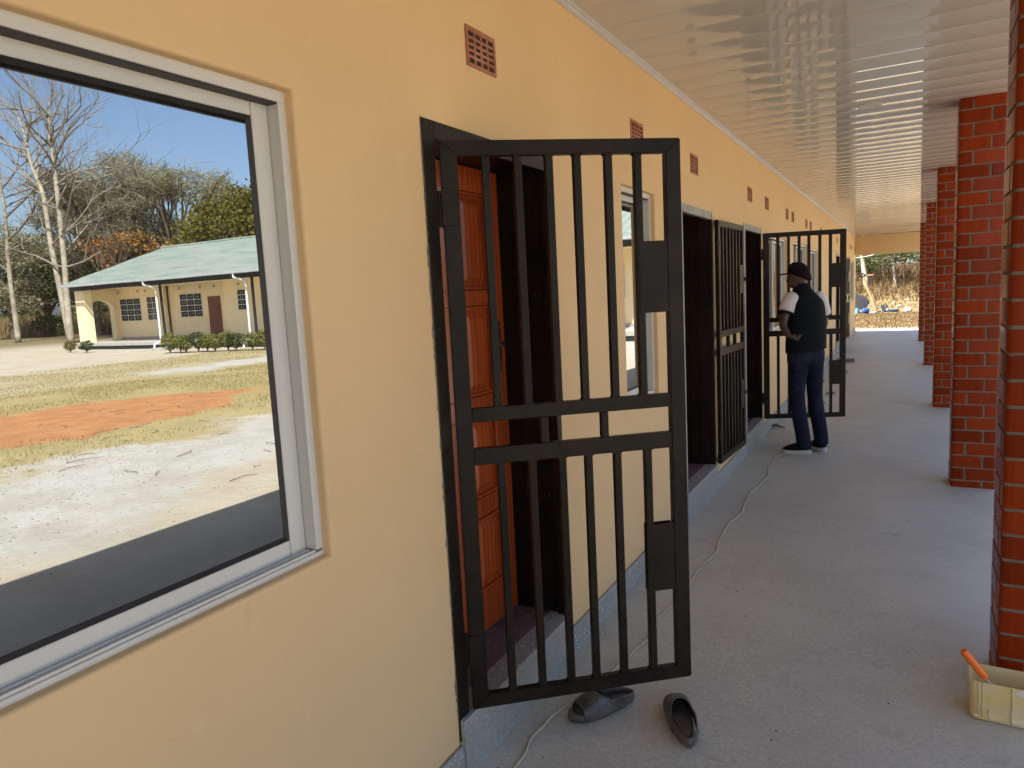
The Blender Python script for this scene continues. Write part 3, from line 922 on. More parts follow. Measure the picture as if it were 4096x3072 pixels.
def aim(a, b_): return math.atan2(b_[1] - a[1], b_[0] - a[0])
clog(((.363 + .190) / 2, (2.507 + 2.268) / 2 - .035, 0), aim((.363, 2.507), (.192, 2.268)), 'open-toed dark rubber clog lying by the rope under the gate', True)
clog(((.62 + .500) / 2 + .01, (2.31 + 2.535) / 2 - .04, 0), aim((.62, 2.31), (.505, 2.53)), 'dark rubber clog with its heel toward the viewer, right of the other clog', False)

# ------------------------------------------------------------------ yellow tub and brush
tub = empty('paint_tub', (1.60, 2.89, 0), math.radians(-3), label='cut-down yellow plastic tub with paint drips by the nearest brick column', cat='tub')
def rrect(hx, hy, r, z, n=6, wob=0):
    out = []
    for cx, cy, a0 in ((hx - r, hy - r, 0), (-hx + r, hy - r, PI / 2), (-hx + r, -hy + r, PI), (hx - r, -hy + r, 1.5 * PI)):
        for k in range(n + 1):
            a = a0 + PI / 2 * k / n
            x, y = cx + r * math.cos(a), cy + r * math.sin(a)
            out.append((x, y, z + wob * (math.sin(x * 31 + 1) + .7 * math.sin(y * 44))))
    return out
hx, hy = .118, .068
bm = bmesh.new()
out = [(hx - .012, hy - .012, .02, .0), (hx - .003, hy - .003, .022, .004), (hx, hy, .024, .014), (hx, hy, .024, .03), (hx - .0015, hy - .0015, .024, .034), (hx, hy, .024, .038), (hx + .003, hy + .002, .026, .10)]
rings = [rrect(a, b_, r, z) for a, b_, r, z in out] + [rrect(hx + .003, hy + .002, .026, .148, wob=.0022)]
inn = [rrect(hx + .0005, hy - .0005, .024, .1478, wob=.0022), rrect(hx - .003, hy - .004, .022, .06), rrect(hx - .006, hy - .006, .02, .012)]
loft(bm, rings + inn); bmesh.ops.recalc_face_normals(bm, faces=bm.faces)
fin('tub_body', bm, 'bucket_plastic', tub, smooth=True, autosmooth=.9)
bm = bmesh.new()
for x, z0, z1, w in ((-.092, .14, .03, .0035), (-.080, .145, .025, .003), (-.060, .05, .02, .004), (.005, .143, .012, .0045), (.045, .13, .07, .003), (.09, .14, .05, .004)):
    pth = [(x + .0015 * math.sin(z * 90), -hy - .0027 - .0004, z) for z in np.linspace(z0, z1, 7)]
    tube(bm, pth, [(w * (1.3 if i == 0 else 1 if i < 5 else 1.25), .0013) for i in range(7)], 6)
for x, z, r in ((.03, .13, .018), (-.1, .02, .007), (.075, .135, .012)):
    loft(bm, [[(x + q * r * math.cos(2 * PI * k / 12), -hy - .0022 - d, z + q * r * .7 * math.sin(2 * PI * k / 12)) for k in range(12)] for q, d in ((1, 0), (.8, .001), (.3, .0012))], False, True)
o = fin('paint_drips', bm, 'paint_drip', tub, smooth=True)
br = empty('paint_brush', (1.525, 2.835, .158), label='orange handled paint brush leaning out over the rim of the yellow tub', cat='brush')
d = (Vector((1.443, 2.815, .262)) - Vector((1.515, 2.83, .165))).normalized()
bm = bmesh.new(); tube(bm, [d * t for t in (.0, .006, .02, .07, .11, .118, .1185)], [.007, .0115, .0135, .014, .014, .0125, .008], 14)
fin('handle', bm, 'orange_plastic', br, smooth=True, autosmooth=.7)
bm = bmesh.new(); tube(bm, [d * .002, d * -.03, d * -.06 + Vector((.004, .01, -.004))], .0022, 8); fin('shank', bm, 'steel_wire', br, smooth=True)
bm = bmesh.new(); tube(bm, [d * -.055 + Vector((.004, .01, -.004)), d * -.075 + Vector((.01, .02, -.008)), d * -.10 + Vector((.014, .026, -.012))], [.008, .016, .014], 10, .5); fin('bristles', bm, 'bristle', br, smooth=True)

# ------------------------------------------------------------------ litter on the floor
def leaf(loc, s, rz, label, mat='dead_leaf', cat='leaf'):
    bm = bmesh.new()
    n = 7; row = []
    for i in range(n):
        t = i / (n - 1); w = math.sin(PI * min(1, t * 1.05)) ** .8 * .26 + .01
        zc = .10 * math.sin(t * 5 + s * 40)
        row.append([(t - .5, -w, .12 + zc + .1 * (t - .4)), (t - .5, 0, .05 + zc * .6), (t - .5, w, .14 + zc)])
    R_ = [[bm.verts.new(Vector(p) * s) for p in r] for r in row]
    for A, B in zip(R_, R_[1:]):
        for k in range(2): bm.faces.new([A[k], A[k + 1], B[k + 1], B[k]])
    bmesh.ops.solidify(bm, geom=bm.faces[:], thickness=s * .012)
    o = fin('dry_leaf', bm, mat, smooth=True, loc=(loc[0], loc[1], .0), rot=(0, 0, rz))
    tag(o, label, cat, 'dry leaves on the veranda floor')
leaf((.07, 8.09), .15, .4, 'curled brown dry leaf on the floor just past the man\'s feet')
for x, y, s, w in ((.16, 9.41, .12, 'dry leaf between the legs of the man, near the wall'), (.36, 9.77, .14, 'dry leaf seen low between the gate bars right of the man'), (.39, 10.65, .14, 'dry leaf under the lower lock plate of the gate by the man'),
                (.15, 11.98, .13, 'dry leaf against the plinth, behind the gate by the man'), (.48, 11.91, .13, 'dry leaf just outside the free edge of the gate by the man'), (.25, 10.2, .1, 'smaller dry leaf beyond the man\'s shoes')):
    leaf((x, y), s, random.uniform(0, 6), w)
def rock(name, loc, s, mat, label, cat, squash=.7, grp=None, sub=2):
    bm = bmesh.new(); bmesh.ops.create_icosphere(bm, subdivisions=sub, radius=1)
    o1, o2 = random.uniform(0, 9), random.uniform(0, 9)
    for v_ in bm.verts:
        c_ = v_.co; k = 1 + .22 * math.sin(c_.x * 2.3 + o1) * math.cos(c_.y * 2.9 + o2) + .10 * math.sin(c_.z * 6 + o1) * math.sin(c_.x * 5 + o2)
        v_.co = Vector((c_.x * k * s * 1.2, c_.y * k * s, max(c_.z, -.6) * k * s * squash))
    o = fin(name, bm, mat, smooth=True, autosmooth=.7, loc=loc, rot=(0, 0, random.uniform(0, 6)))
    return tag(o, label, cat, grp)
bm = bmesh.new(); box(bm, (-.15, -.06, 0), (.15, .06, .07), .01, 2)
tag(fin('concrete_block', bm, 'stone_grey', loc=(.31, 14.85, 0)), 'small grey block lying on the floor past the farthest open gate leaf', 'block')
# small debris chips, paint flecks
bm = bmesh.new()
for k in range(80):
    x, y = random.uniform(.05, 1.5), 1.6 + 7 * random.random() ** 1.6
    s = random.uniform(.0018, .0055)
    if random.random() < .12: s *= 1.8
    vs = [bm.verts.new((x + s * random.uniform(.5, 1.3) * math.cos(a + .3), y + s * random.uniform(.5, 1.3) * math.sin(a + .3), .0012)) for a in [2 * PI * q / 5 for q in range(5)]]
    top = bm.verts.new((x, y, .0012 + s * .6))
    for q in range(5): bm.faces.new([vs[q], vs[(q + 1) % 5], top]).material_index = 0
me = bpy.data.meshes.new('floor_debris')
for f in bm.faces: f.material_index = 0
bm.to_mesh(me); bm.free(); link_mesh('floor_debris', me, 'bristle', kind='stuff')

# ------------------------------------------------------------------ the man
def person():
    root = empty('person', (.47, 6.92, 0), math.atan2(.115, .993), label='man in black cap, dark vest and jeans with one hand behind his back', cat='person')
    def UZ(x, Y_, w=0): return Vector(((x - 1370) * .000752, w, (2832 - Y_) * .00081))
    m2 = 1382.3
    # joints
    pel = UZ(1392, 1690 - 20, 0)
    waist = UZ(1400, 1450, .0); chest = UZ(1395, 1200, .01); neck0 = UZ(1360, 1020, .01); neck1 = UZ(1330, 955, .0)
    head = UZ(1310, 860, -.005); crown = UZ(1318, 770, -.005)
    shL = UZ(1215, 1090, -.06); elL = UZ(1135, 1370, -.13); wrL = UZ(1205, 1490, -.165)
    shR = UZ(1545, 1100, .09); elR = UZ(1600, 1340, .13); wrR = UZ(1585, 1470, .22)
    hipL = UZ(1310, 1730, -.04); knL = UZ(1290, m2 + 780, -.03); anL = UZ(1360, m2 + 1340, -.03)
    hipR = UZ(1475, 1720, .05); knR = UZ(1492, m2 + 760, .09); anR = UZ(1560, m2 + 1290, .10)
    V_, E_, R_ = [], [], []
    def add(p, r, par=None):
        V_.append(tuple(p)); R_.append(r if isinstance(r, tuple) else (r, r)); i_ = len(V_) - 1
        if par is not None: E_.append((par, i_))
        return i_
    a = add(pel, (.14, .105)); b1 = add(waist, (.13, .095), a); c1 = add(chest, (.12, .085), b1)
    n0 = add(neck0, .058, c1); n1 = add(neck1, .056, n0); h0 = add(head, (.078, .088), n1); h1 = add(crown, (.075, .085), h0); add(UZ(1318, 730, -.005), .045, h1)
    # face: brow, nose and chin toward picture left
    jaw = add(UZ(1222, 938, -.012), .043, h0)
    add(UZ(1172, 896, -.012), .014, h0); add(UZ(1205, 958, -.012), .026, jaw)
    for (s, e_, w_, rs) in ((shL, elL, wrL, (.046, .044, .034, .027)), (shR, elR, wrR, (.046, .044, .034, .027))):
        i0 = add(s, rs[0], c1); im = add((s + e_) / 2, rs[1], i0); i1 = add(e_, rs[2] * 1.12, im); i2 = add((e_ * .55 + w_ * .45), rs[2] * 1.05, i1); i3 = add(w_, rs[3], i2)
        if s is shL:
            palm = add(UZ(1255, 1508, -.165), (.034, .02), i3)
            for k, (x, y, l) in enumerate(((1352, 1482, 0), (1335, 1502, 0), (1318, 1522, 0), (1300, 1538, 0))):
                k1 = UZ(1285 - 3 * k, 1492 + 12 * k, -.168); f0 = add(k1, .0105, palm)
                f1 = add((k1 + UZ(x, y, -.16)) / 2 + Vector((0, -.008, .003)), .0098, f0); add(UZ(x, y, -.158), .0075, f1)
            t0 = add(UZ(1240, 1480, -.18), .011, palm); add(UZ(1285, 1470, -.185), .009, t0)
        else:
            palm = add(UZ(1580, 1530, .24), (.03, .018), i3)
            for k in range(4):
                f0 = add(UZ(1572 + 8 * k, 1570, .235 + .01 * k), .0095, palm); add(UZ(1570 + 8 * k, 1610, .225 + .012 * k), .008, f0)
            t0 = add(UZ(1560, 1545, .22), .010, palm); add(UZ(1552, 1580, .21), .008, t0)
    for h_, k_, n_ in ((hipL, knL, anL), (hipR, knR, anR)):
        i0 = add(h_, .082, a); im = add((h_ + k_) / 2, .068, i0); i1 = add(k_, .052, im); i2 = add(k_ * .6 + n_ * .4, .05, i1); i3 = add(n_, .036, i2)
        toe = Vector((-.13, .03, 0)) if h_ is hipL else Vector((-.11, .09, 0))
        add(Vector((n_.x, n_.y, .035)) + toe * .7, .026, i3)
    me = bpy.data.meshes.new('body'); me.from_pydata(V_, E_, [])
    o = link_mesh('body', me, 'skin', root)
    sk = o.modifiers.new('skin', 'SKIN'); sk.use_smooth_shade = True
    for i_, r in enumerate(R_): me.skin_vertices[0].data[i_].radius = r
    for i_ in range(len(R_)): me.skin_vertices[0].data[i_].use_root = (i_ == 0)
    o.modifiers.new('sub', 'SUBSURF').render_levels = 2
    def add_part(name, bm, mat, sub=1):
        bmesh.ops.recalc_face_normals(bm, faces=bm.faces)
        q = fin(name, bm, mat, root, smooth=True)
        if sub: s_ = q.modifiers.new('sub', 'SUBSURF'); s_.levels = sub; s_.render_levels = sub
        return q
    def ell(cx, Y_, w0, hw, hd, tw=0, n=16, dz=0):
        """ring: centre picture x, height Y, depth w0, half width, half depth"""
        c_ = UZ(cx, Y_, w0); out = []
        for k in range(n):
            a_ = 2 * PI * k / n
            x, y = math.cos(a_) * hw, math.sin(a_) * hd
            x = x * (1 - .0); 
            out.append((c_.x + x * math.cos(tw) - y * math.sin(tw), c_.y + x * math.sin(tw) + y * math.cos(tw), c_.z + dz * math.cos(a_)))
        return out
    # vest (loft), shoulder yoke to hem, slightly loose at the hem
    bm = bmesh.new(); t_ = .45
    loft(bm, [ell(1392, 1665, 0, .185, .135, t_, dz=.02), ell(1390, 1560, 0, .185, .14, t_, dz=.01), ell(1400, 1430, 0, .182, .132, t_), ell(1400, 1280, .01, .172, .125, t_), ell(1390, 1170, .012, .172, .125, t_, dz=.006),
              ell(1380, 1105, .015, .160, .115, t_, dz=-.006), ell(1370, 1055, .015, .128, .098, t_, dz=-.006), ell(1358, 1012, .012, .092, .082, t_, dz=-.004), ell(1348, 962, .008, .074, .076, t_, dz=-.008), ell(1346, 925, .008, .068, .070, t_, dz=-.010), ell(1345, 918, .008, .063, .065, t_, dz=-.010)], cap0=False, cap1=True)
    add_part('vest', bm, 'vest_cloth')
    # shirt sleeves with dark hem bands
    for s, e_, hem in ((shL, elL, .52), (shR, elR, .80)):
        dirv = (e_ - s)
        P_ = [s - dirv * .12 + Vector((.05 if s is shL else -.05, .0, .025)), s + dirv * .0 + Vector((.012 if s is shL else -.012, 0, 0)), s + dirv * .2, s + dirv * (hem - .05), s + dirv * hem]
        bm = bmesh.new(); tube(bm, P_, [.056, .074, .072, .069, .072], 14); add_part('sleeve', bm, 'shirt_cloth')
        bm = bmesh.new(); tube(bm, [s + dirv * (hem - .012), s + dirv * (hem + .055)], [.0725, .071], 14); add_part('sleeve_band', bm, 'vest_cloth', 0)
    # jeans: one mesh, hips and two legs
    bm = bmesh.new()
    loft(bm, [ell(1392, 1600, 0, .165, .118, t_), ell(1392, 1690, 0, .172, .125, t_), ell(1390, 1790, .005, .172, .125, t_), ell(1388, 1860, .01, .160, .105, t_)], cap0=True, cap1=True)
    for h_, k_, n_, hemY in ((hipL, knL, anL, m2 + 1395), (hipR, knR, anR, m2 + 1385)):
        foot = UZ(1370, 2832, 0)
        hem = Vector((n_.x + .004, n_.y, (2832 - hemY) * .00081))
        tube(bm, [h_ + Vector((0, 0, .05)), h_ - Vector((0, 0, .08)), (h_ + k_) / 2, k_ + Vector((0, 0, .04)), k_ - Vector((0, 0, .05)), k_ * .55 + hem * .45, hem + Vector((0, 0, .09)), hem + Vector((0, 0, .035)), hem],
             [.088, .094, .082, .07, .069, .067, .064, .066, .062], 14)
    add_part('jeans', bm, 'denim')
    # shoes
    for n_, toe in ((anL, Vector((-1, .05, 0))), (anR, Vector((-.55, .83, 0)))):
        toe = toe.normalized(); side = Vector((-toe.y, toe.x, 0))
        heel = Vector((n_.x, n_.y, 0)) - toe * .075
        def so(l, w, z): return heel + toe * l + side * w + Vector((0, 0, z))
        out = [(.0, .0), (.01, .028), (.06, .036), (.13, .04), (.2, .046), (.245, .036), (.265, .0)]
        loop = [(l, w) for l, w in out] + [(l, -w * .9) for l, w in out[-2:0:-1]]
        bm = bmesh.new(); loft(bm, [[so(l, w * s_, z) for l, w in loop] for z, s_ in ((.0, .95), (.004, 1.02), (.02, 1.02), (.031, .97))]); add_part('shoe_sole', bm, 'shoe_sole', 0)
        bm = bmesh.new()
        loft(bm, [[so(l, w * .97, .03) for l, w in loop], [so(l * .985 + .003, w * .93, .05 + .02 * (l < .1)) for l, w in loop], [so(.02 + l * .72, w * .72, .075 + .035 * max(0, 1 - l / .15)) for l, w in loop], [so(.03 + l * .45, w * .55, .10 + .02 * max(0, 1 - l / .15)) for l, w in loop]])
        add_part('shoe', bm, 'shoe_black')
    # cap: crown shell and peak
    bm = bmesh.new()
    rg = []
    for q in np.linspace(0, 1, 8):
        a_ = q * PI / 2 * .98
        rg.append(ell(1318 + 6 * (1 - q), 862 - 172 * math.sin(a_), -.005, .104 * math.cos(a_) ** .75, .096 * math.cos(a_) ** .75, 0, 20, dz=.048 * -(1 - q)))
    loft(bm, rg, cap0=True); add_part('cap', bm, 'cap_cloth')
    bm = bmesh.new()
    top = []
    for k in range(9):
        a_ = -PI / 2 + PI * k / 8
        top.append((UZ(1260, 795, -.005) + Vector((-.108 * math.cos(a_) - .012, .085 * math.sin(a_), -.014 * math.cos(a_)))))
    prism(bm, [tuple(p) for p in top], (0, 0, -.012)); add_part('cap_peak', bm, 'cap_cloth', 0)
    # spectacles
    bm = bmesh.new()
    lens_c = UZ(1166, 862, -.04)
    tube(bm, [lens_c + Vector((.004 * math.sin(q), .02 * math.cos(q), .016 * math.sin(q))) for q in [2 * PI * k / 12 for k in range(13)]], .002, 5)
    tube(bm, [lens_c + Vector((0, -.02, .006)), UZ(1230, 855, -.085), UZ(1300, 870, -.082)], .002, 5)
    add_part('spectacles', bm, 'black_rubber', 0)
    bm = bmesh.new(); loft(bm, [[tuple(lens_c + Vector((.001 + q_, .019 * math.cos(k * PI / 6), .015 * math.sin(k * PI / 6)))) for k in range(12)] for q_ in (0, .002)]); add_part('lens', bm, 'lens', 0)
    # ear
    bm = bmesh.new(); tube(bm, [UZ(1275, 850, -.088), UZ(1268, 872, -.094), UZ(1262, 900, -.086)], [.01, .016, .009], 8, .5); add_part('ear', bm, 'skin')
person()

# ------------------------------------------------------------------ trees
def grow(bm, p, d, ln, r, depth, tips, spread=.6, up=.25, n=5, seg=4, kids=(2, 3), shrink=.68):
    pts = [p]; rad = [r]
    q = p.copy(); dd = d.copy()
    for i in range(seg):
        dd = (dd + Vector((random.gauss(0, .13), random.gauss(0, .13), random.gauss(0, .1) + up * .12))).normalized()
        q = q + dd * (ln / seg); pts.append(q.copy()); rad.append(r * (1 - .45 * (i + 1) / seg))
    tube(bm, pts, rad, n if r > .02 else 3, cap=False)
    if depth <= 0:
        tips.append((q.copy(), dd.copy())); return
    for k in range(random.randint(*kids)):
        t = random.uniform(.45, 1) if k else 1
        i = min(seg, max(1, int(round(t * seg))))
        a = Vector((random.gauss(0, 1), random.gauss(0, 1), random.gauss(0, .6))); a = (a - dd * a.dot(dd)).normalized()
        nd = (dd + a * spread * random.uniform(.6, 1.2) + Vector((0, 0, up * .3))).normalized()
        grow(bm, pts[i], nd, ln * shrink * random.uniform(.75, 1.15), rad[i] * .68, depth - 1, tips, spread, up, n, seg, kids, shrink)

def bare_tree(base, path, radii, label, limbs, seed, depth=5, leafmat_=None, nleaf=0):
    random.seed(seed)
    root = empty('bare_tree', base, label=label, cat='tree', group='pale bare trees by the house')
    b_ = Vector(base)
    P_ = smooth_path([Vector(p) - b_ for p in path], 4)
    rr = list(np.interp(np.linspace(0, 1, len(P_)), np.linspace(0, 1, len(radii)), radii))
    bm = bmesh.new(); tube(bm, P_, rr, 9); fin('trunk', bm, 'bark_white', root, smooth=True)
    bm = bmesh.new(); tips = []
    for q in range(13):
        t = .36 + .62 * (q + random.random()) / 13
        limbs = limbs + [(t, random.uniform(0, 2 * PI), random.uniform(.2, .8), random.uniform(3.4, 5.4) * (1.15 - .5 * t), .085)]
    for t, az, el, ln, r in limbs:
        i = int(t * (len(P_) - 1)); d = Vector((math.cos(az) * math.cos(el), math.sin(az) * math.cos(el), math.sin(el)))
        grow(bm, P_[i], d, ln, r, depth, tips, .62, .3)
    fin('branches', bm, 'bark_twig', root, smooth=True)
    return root
bare_tree((54.75, 32.3, GZ), [(54.75, 32.3, GZ), (55.1, 32.2, 3), (55.3, 32, 7.1), (55.49, 32, 10.86), (56.46, 32, 13.06), (56.9, 32, 15.4), (57.6, 32, 17.2)], [.27, .22, .19, .16, .12, .08, .03],
          'left of two tall pale bare trees by the house in the window reflection',
          [(.5, 0.4, .5, 5.0, .10), (.53, .1, .6, 4.6, .1), (.59, PI, .35, 4.6, .1), (.56, PI - .5, .55, 3.4, .11), (.62, 0.1, .9, 3.0, .12), (.68, PI * .8, .8, 3.2, .1), (.74, .3, .7, 3.0, .1), (.8, PI + .4, .9, 2.6, .09), (.86, -.5, .9, 2.6, .08), (.94, 2.2, 1.0, 2.2, .06), (1, 1.2, 1.2, 2.0, .05), (.4, .15, .15, 3.4, .08)], 3)
bare_tree((53.9, 31.8, GZ), [(53.9, 31.8, GZ), (53.95, 31.9, 3), (53.81, 32, 6.4), (53.63, 32, 12.7), (53.73, 32, 14.96), (53.2, 32, 17.2)], [.26, .23, .20, .14, .09, .03],
          'right of two tall pale bare trees by the house in the window reflection',
          [(.45, PI, .45, 4.4, .10), (.55, PI - .2, .4, 5.0, .1), (.64, PI + .2, .5, 4.8, .1), (.7, 0.1, .6, 3.8, .09), (.52, PI + .3, .6, 3.4, .1), (.6, .5, .7, 2.8, .09), (.66, PI - .4, .6, 3.4, .1), (.74, PI, .75, 3.2, .09), (.8, .2, .9, 2.6, .08), (.88, PI - .2, .8, 2.8, .08), (.95, 2.5, 1.0, 2.0, .06), (1, 1.2, 1.2, 2.0, .05), (.35, PI, .1, 4.2, .09)], 8)

bare_tree((64.5, 33.5, GZ), [(64.5, 33.5, GZ), (64.3, 33.4, 3), (64.0, 33.3, 6.4), (63.4, 33.2, 10), (63.0, 33, 13), (62.6, 33, 15.8)], [.24, .2, .17, .13, .09, .03],
          'grey bare tree at the pane edge, left of the two pale twin trunks', [(.5, PI, .4, 5.0, .1), (.62, PI, .5, 5.0, .1), (.75, PI - .3, .6, 4.5, .09)], 17)
def clump_tree(base, h, trunk_r, clumps, nleaf, lsize, mat, label, cat='tree', group=None, seed=0, lean=(0, 0), bark='bark_brown', horiz=.3, name='leafy_tree', core=.35, twigs=0):
    """trunk forking to every clump; clumps: (dx, dy, z, rx, rz)"""
    random.seed(seed)
    root = empty(name, base, label=label, cat=cat, group=group)
    bm = bmesh.new()
    fork = Vector((lean[0] * .5, lean[1] * .5, h))
    tp = smooth_path([(0, 0, -.2), (lean[0] * .15, lean[1] * .15, h * .35), (lean[0] * .3, lean[1] * .3, h * .7), fork], 3)
    tube(bm, tp, list(np.linspace(trunk_r, trunk_r * .7, len(tp))), 8); fin('trunk', bm, bark, root, smooth=True)
    bm = bmesh.new()
    for dx, dy, z, rx, rz_ in clumps:
        c_ = Vector((dx, dy, z)); mid = fork.lerp(c_, .5) + Vector((random.gauss(0, .3), random.gauss(0, .3), random.uniform(-.2, .5)))
        pth = smooth_path([fork - Vector((0, 0, h * random.uniform(.0, .3))), mid, c_], 4)
        tube(bm, pth, list(np.linspace(trunk_r * .42, trunk_r * .1, len(pth))), 5)
        for k in range(5):
            a = Vector((random.gauss(0, 1), random.gauss(0, 1), random.gauss(0, .5))).normalized()
            e = c_ + Vector((a.x * rx * .9, a.y * rx * .9, a.z * rz_ * .9))
            tube(bm, [mid.lerp(c_, random.uniform(.2, 1)), (c_ + e) / 2 + Vector((0, 0, .1 * rx)), e], [trunk_r * .12, trunk_r * .07, trunk_r * .02], 4, cap=False)
    fin('limbs', bm, bark, root, smooth=True)
    if twigs:
        bm = bmesh.new()
        for dx, dy, z, rx, rz_ in clumps:
            for k in range(twigs):
                p = Vector((dx + random.gauss(0, rx * .4), dy + random.gauss(0, rx * .4), z + random.gauss(0, rz_ * .4) - .2 * rz_))
                d = Vector((random.gauss(0, 1), random.gauss(0, 1), random.uniform(.1, 1))).normalized() * rx * random.uniform(.5, 1.1)
                tube(bm, [p, p + d * .5 + Vector((0, 0, random.uniform(-.1, .2))), p + d], [.028, .02, .01], 3, cap=False)
        o = fin('twigs', bm, 'bark_twig', root); o['kind'] = 'stuff'
    A = np.array([c[:3] for c in clumps]); RX = np.array([c[3] for c in clumps]); RZ = np.array([c[4] for c in clumps])
    wgt = RX ** 1.6 * RZ; wgt = wgt / wgt.sum()
    # leaves gathered on small sprays so that gaps stay open
    nspr = max(20, nleaf // 14)
    idx = rng.choice(len(clumps), nspr, p=wgt)
    u = rng.normal(size=(nspr, 3)); u /= np.linalg.norm(u, axis=1)[:, None]
    rr = (core + (1 - core) * rng.uniform(0, 1, nspr) ** .5)[:, None]
    sp = A[idx] + u * rr * np.stack([RX[idx], RX[idx], RZ[idx]], 1)
    per = nleaf // nspr
    ss = lsize * 3.2
    C_ = np.repeat(sp, per, 0) + rng.normal(size=(nspr * per, 3)) * np.array([ss, ss, ss * .5])
    U_, W_ = rand_axes(len(C_), lsize, horiz)
    q = quads_mesh('crown', C_, U_, W_, mat, root)
    return root
# trees seen in the window's reflection, beyond the house
def umbrella(cx, cz, spread, n, rz_=.8, depth=4, seed=0):
    random.seed(seed); out = []
    for k in range(n):
        a = random.uniform(0, 2 * PI); r = spread * math.sqrt(random.random())
        out.append((cx + r * math.cos(a), depth / spread * r * math.sin(a), cz - .16 * r + random.gauss(0, .7), random.uniform(1.1, 2.1), rz_ * random.uniform(.6, 1.2)))
    return out
G2 = 'trees beyond the green-roofed house'
clump_tree((60.5, 40, GZ), 5.5, .5, umbrella(-1.0, 14.2, 7.5, 26, 1.0, 5, 1) + umbrella(-2, 10.5, 7.0, 12, 1.1, 5, 12), 26000, .085, 'leaf_olive', 'broad olive-grey feathery tree behind the pale bare trunks in the window reflection', group=G2, seed=21, horiz=.5, twigs=26, core=.15)
clump_tree((53, 41, GZ), 5, .4, umbrella(-1.5, 12.8, 7.0, 24, 1.0, 5, 2) + umbrella(-1, 8.6, 6, 10, 1.2, 4, 13), 26000, .085, 'leaf_olive', 'second olive feathery tree, directly behind the ridge end of the green roof', group=G2, seed=22, horiz=.5, twigs=26, core=.15)
clump_tree((44.5, 40, GZ), 4, .22, umbrella(-.5, 8.6, 4.6, 16, .8, 3, 3), 6000, .15, 'leaf_green', 'thin yellow-green tree above the middle of the green roof', group=G2, seed=23, horiz=.5, twigs=10, bark='bark_white')
clump_tree((38, 37, GZ), 3, .3, umbrella(0, 8.2, 4.2, 20, 1.5, 3, 4), 13000, .15, 'leaf_green', 'dense bushy green tree rising behind the right part of the green roof', group=G2, seed=24, horiz=.1, core=.5)
clump_tree((31, 38, GZ), 3, .3, umbrella(0, 7.4, 4.4, 16, 1.6, 3, 5), 8000, .15, 'leaf_green', 'green bushy tree behind the house, next to the pane edge', group=G2, seed=25, horiz=.1, core=.5)
clump_tree((70, 44, GZ), 4.5, .35, umbrella(-1.0, 12.8, 6.5, 22, .9, 4, 15) + umbrella(-1, 9.0, 6.0, 12, 1.1, 4, 16), 18000, .09, 'leaf_olive', 'thin olive tree left of the pale bare trunks in the window reflection', group=G2, seed=32, horiz=.5, twigs=26, core=.15)
clump_tree((54, 36.5, GZ), 3, .22, umbrella(-.5, 7.6, 4.2, 16, .35, 2.5, 6), 1150, .13, 'leaf_orange', 'small tree with orange flowering leaves behind the pale trunks', group=G2, seed=26, horiz=.5)
clump_tree((50, 38.5, GZ), 2, .25, umbrella(0, 5.0, 5.2, 20, 1.7, 3, 7), 9000, .16, 'leaf_dark', 'dark green thicket tree behind the left end of the green roof', group=G2, seed=27, horiz=.1, core=.5)
clump_tree((61, 42, GZ), 2.5, .3, umbrella(0, 5.6, 4.8, 18, 1.6, 3, 8), 8000, .17, 'leaf_dark', 'dark green tree left of the pale trunks in the window reflection', group=G2, seed=28, horiz=.1, core=.5)
clump_tree((72, 47, GZ), 3, .35, umbrella(0, 7.4, 6.0, 20, 1.8, 4, 9), 8000, .22, 'leaf_dark', 'dark spreading tree at the far left of the window reflection', group=G2, seed=29, horiz=.2, core=.4)
clump_tree((86, 48, GZ), 3, .4, umbrella(0, 7.0, 7.0, 22, 2.2, 4, 10), 8000, .26, 'leaf_dark', 'dark tree at the pane edge, leftmost of the reflected trees', group=G2, seed=30, horiz=.2, core=.4)
clump_tree((78, 40, GZ), 4, .3, umbrella(0, 9.5, 5.5, 18, 1.4, 4, 17) + umbrella(0, 5.5, 5.0, 10, 1.2, 3, 18), 14000, .14, 'leaf_olive', 'olive tree at the pane edge rising over the reflected bushes', group=G2, seed=33, horiz=.3, twigs=20, core=.3)
clump_tree((98, 62, GZ), 3, .4, umbrella(0, 7.0, 9.0, 22, 2.2, 4, 14), 6000, .34, 'leaf_olive', 'distant olive tree between the dark reflected trees and the tall grass', group=G2, seed=31, horiz=.2, core=.4)

# the far treeline that closes the horizon in the reflection
nn = 16000
ang = rng.uniform(.08, 1.2, nn); dist = rng.uniform(150, 175, nn)
hgt = 9 + 3.5 * np.sin(ang * 21) + 2.5 * np.sin(ang * 57 + 1) + 1.2 * np.sin(ang * 131)
C_ = np.stack([dist * np.cos(ang), dist * np.sin(ang), GZ + hgt * rng.uniform(0, 1, nn) ** .8], 1)
U_, W_ = rand_axes(nn, .75, .2)
quads_mesh('far_woodland', C_, U_, W_, 'leaf_dark', kind='stuff')
# tall dry grass far behind the house, reflected too
def grass_mesh(name, C, h, w, mat, **k):
    n = len(C)
    a = rng.uniform(0, 2 * PI, n)
    U_ = np.stack([np.cos(a), np.sin(a), np.zeros(n)], 1) * w * rng.uniform(.6, 1.4, n)[:, None]
    V_ = np.stack([rng.normal(0, .35, n), rng.normal(0, .35, n), np.ones(n)], 1) * (h * rng.uniform(.5, 1.25, n))[:, None]
    return quads_mesh(name, C, U_, V_, mat, tri=True, **k)
n = 16000
C_ = np.stack([rng.uniform(56, 140, n), rng.uniform(44, 75, n), np.full(n, GZ)], 1)
C_ = C_[(C_[:, 1] < C_[:, 0] * .62) | (C_[:, 0] > 70)]
grass_mesh('tall_grass', C_, 2.3, .07, 'tall_straw', kind='stuff')
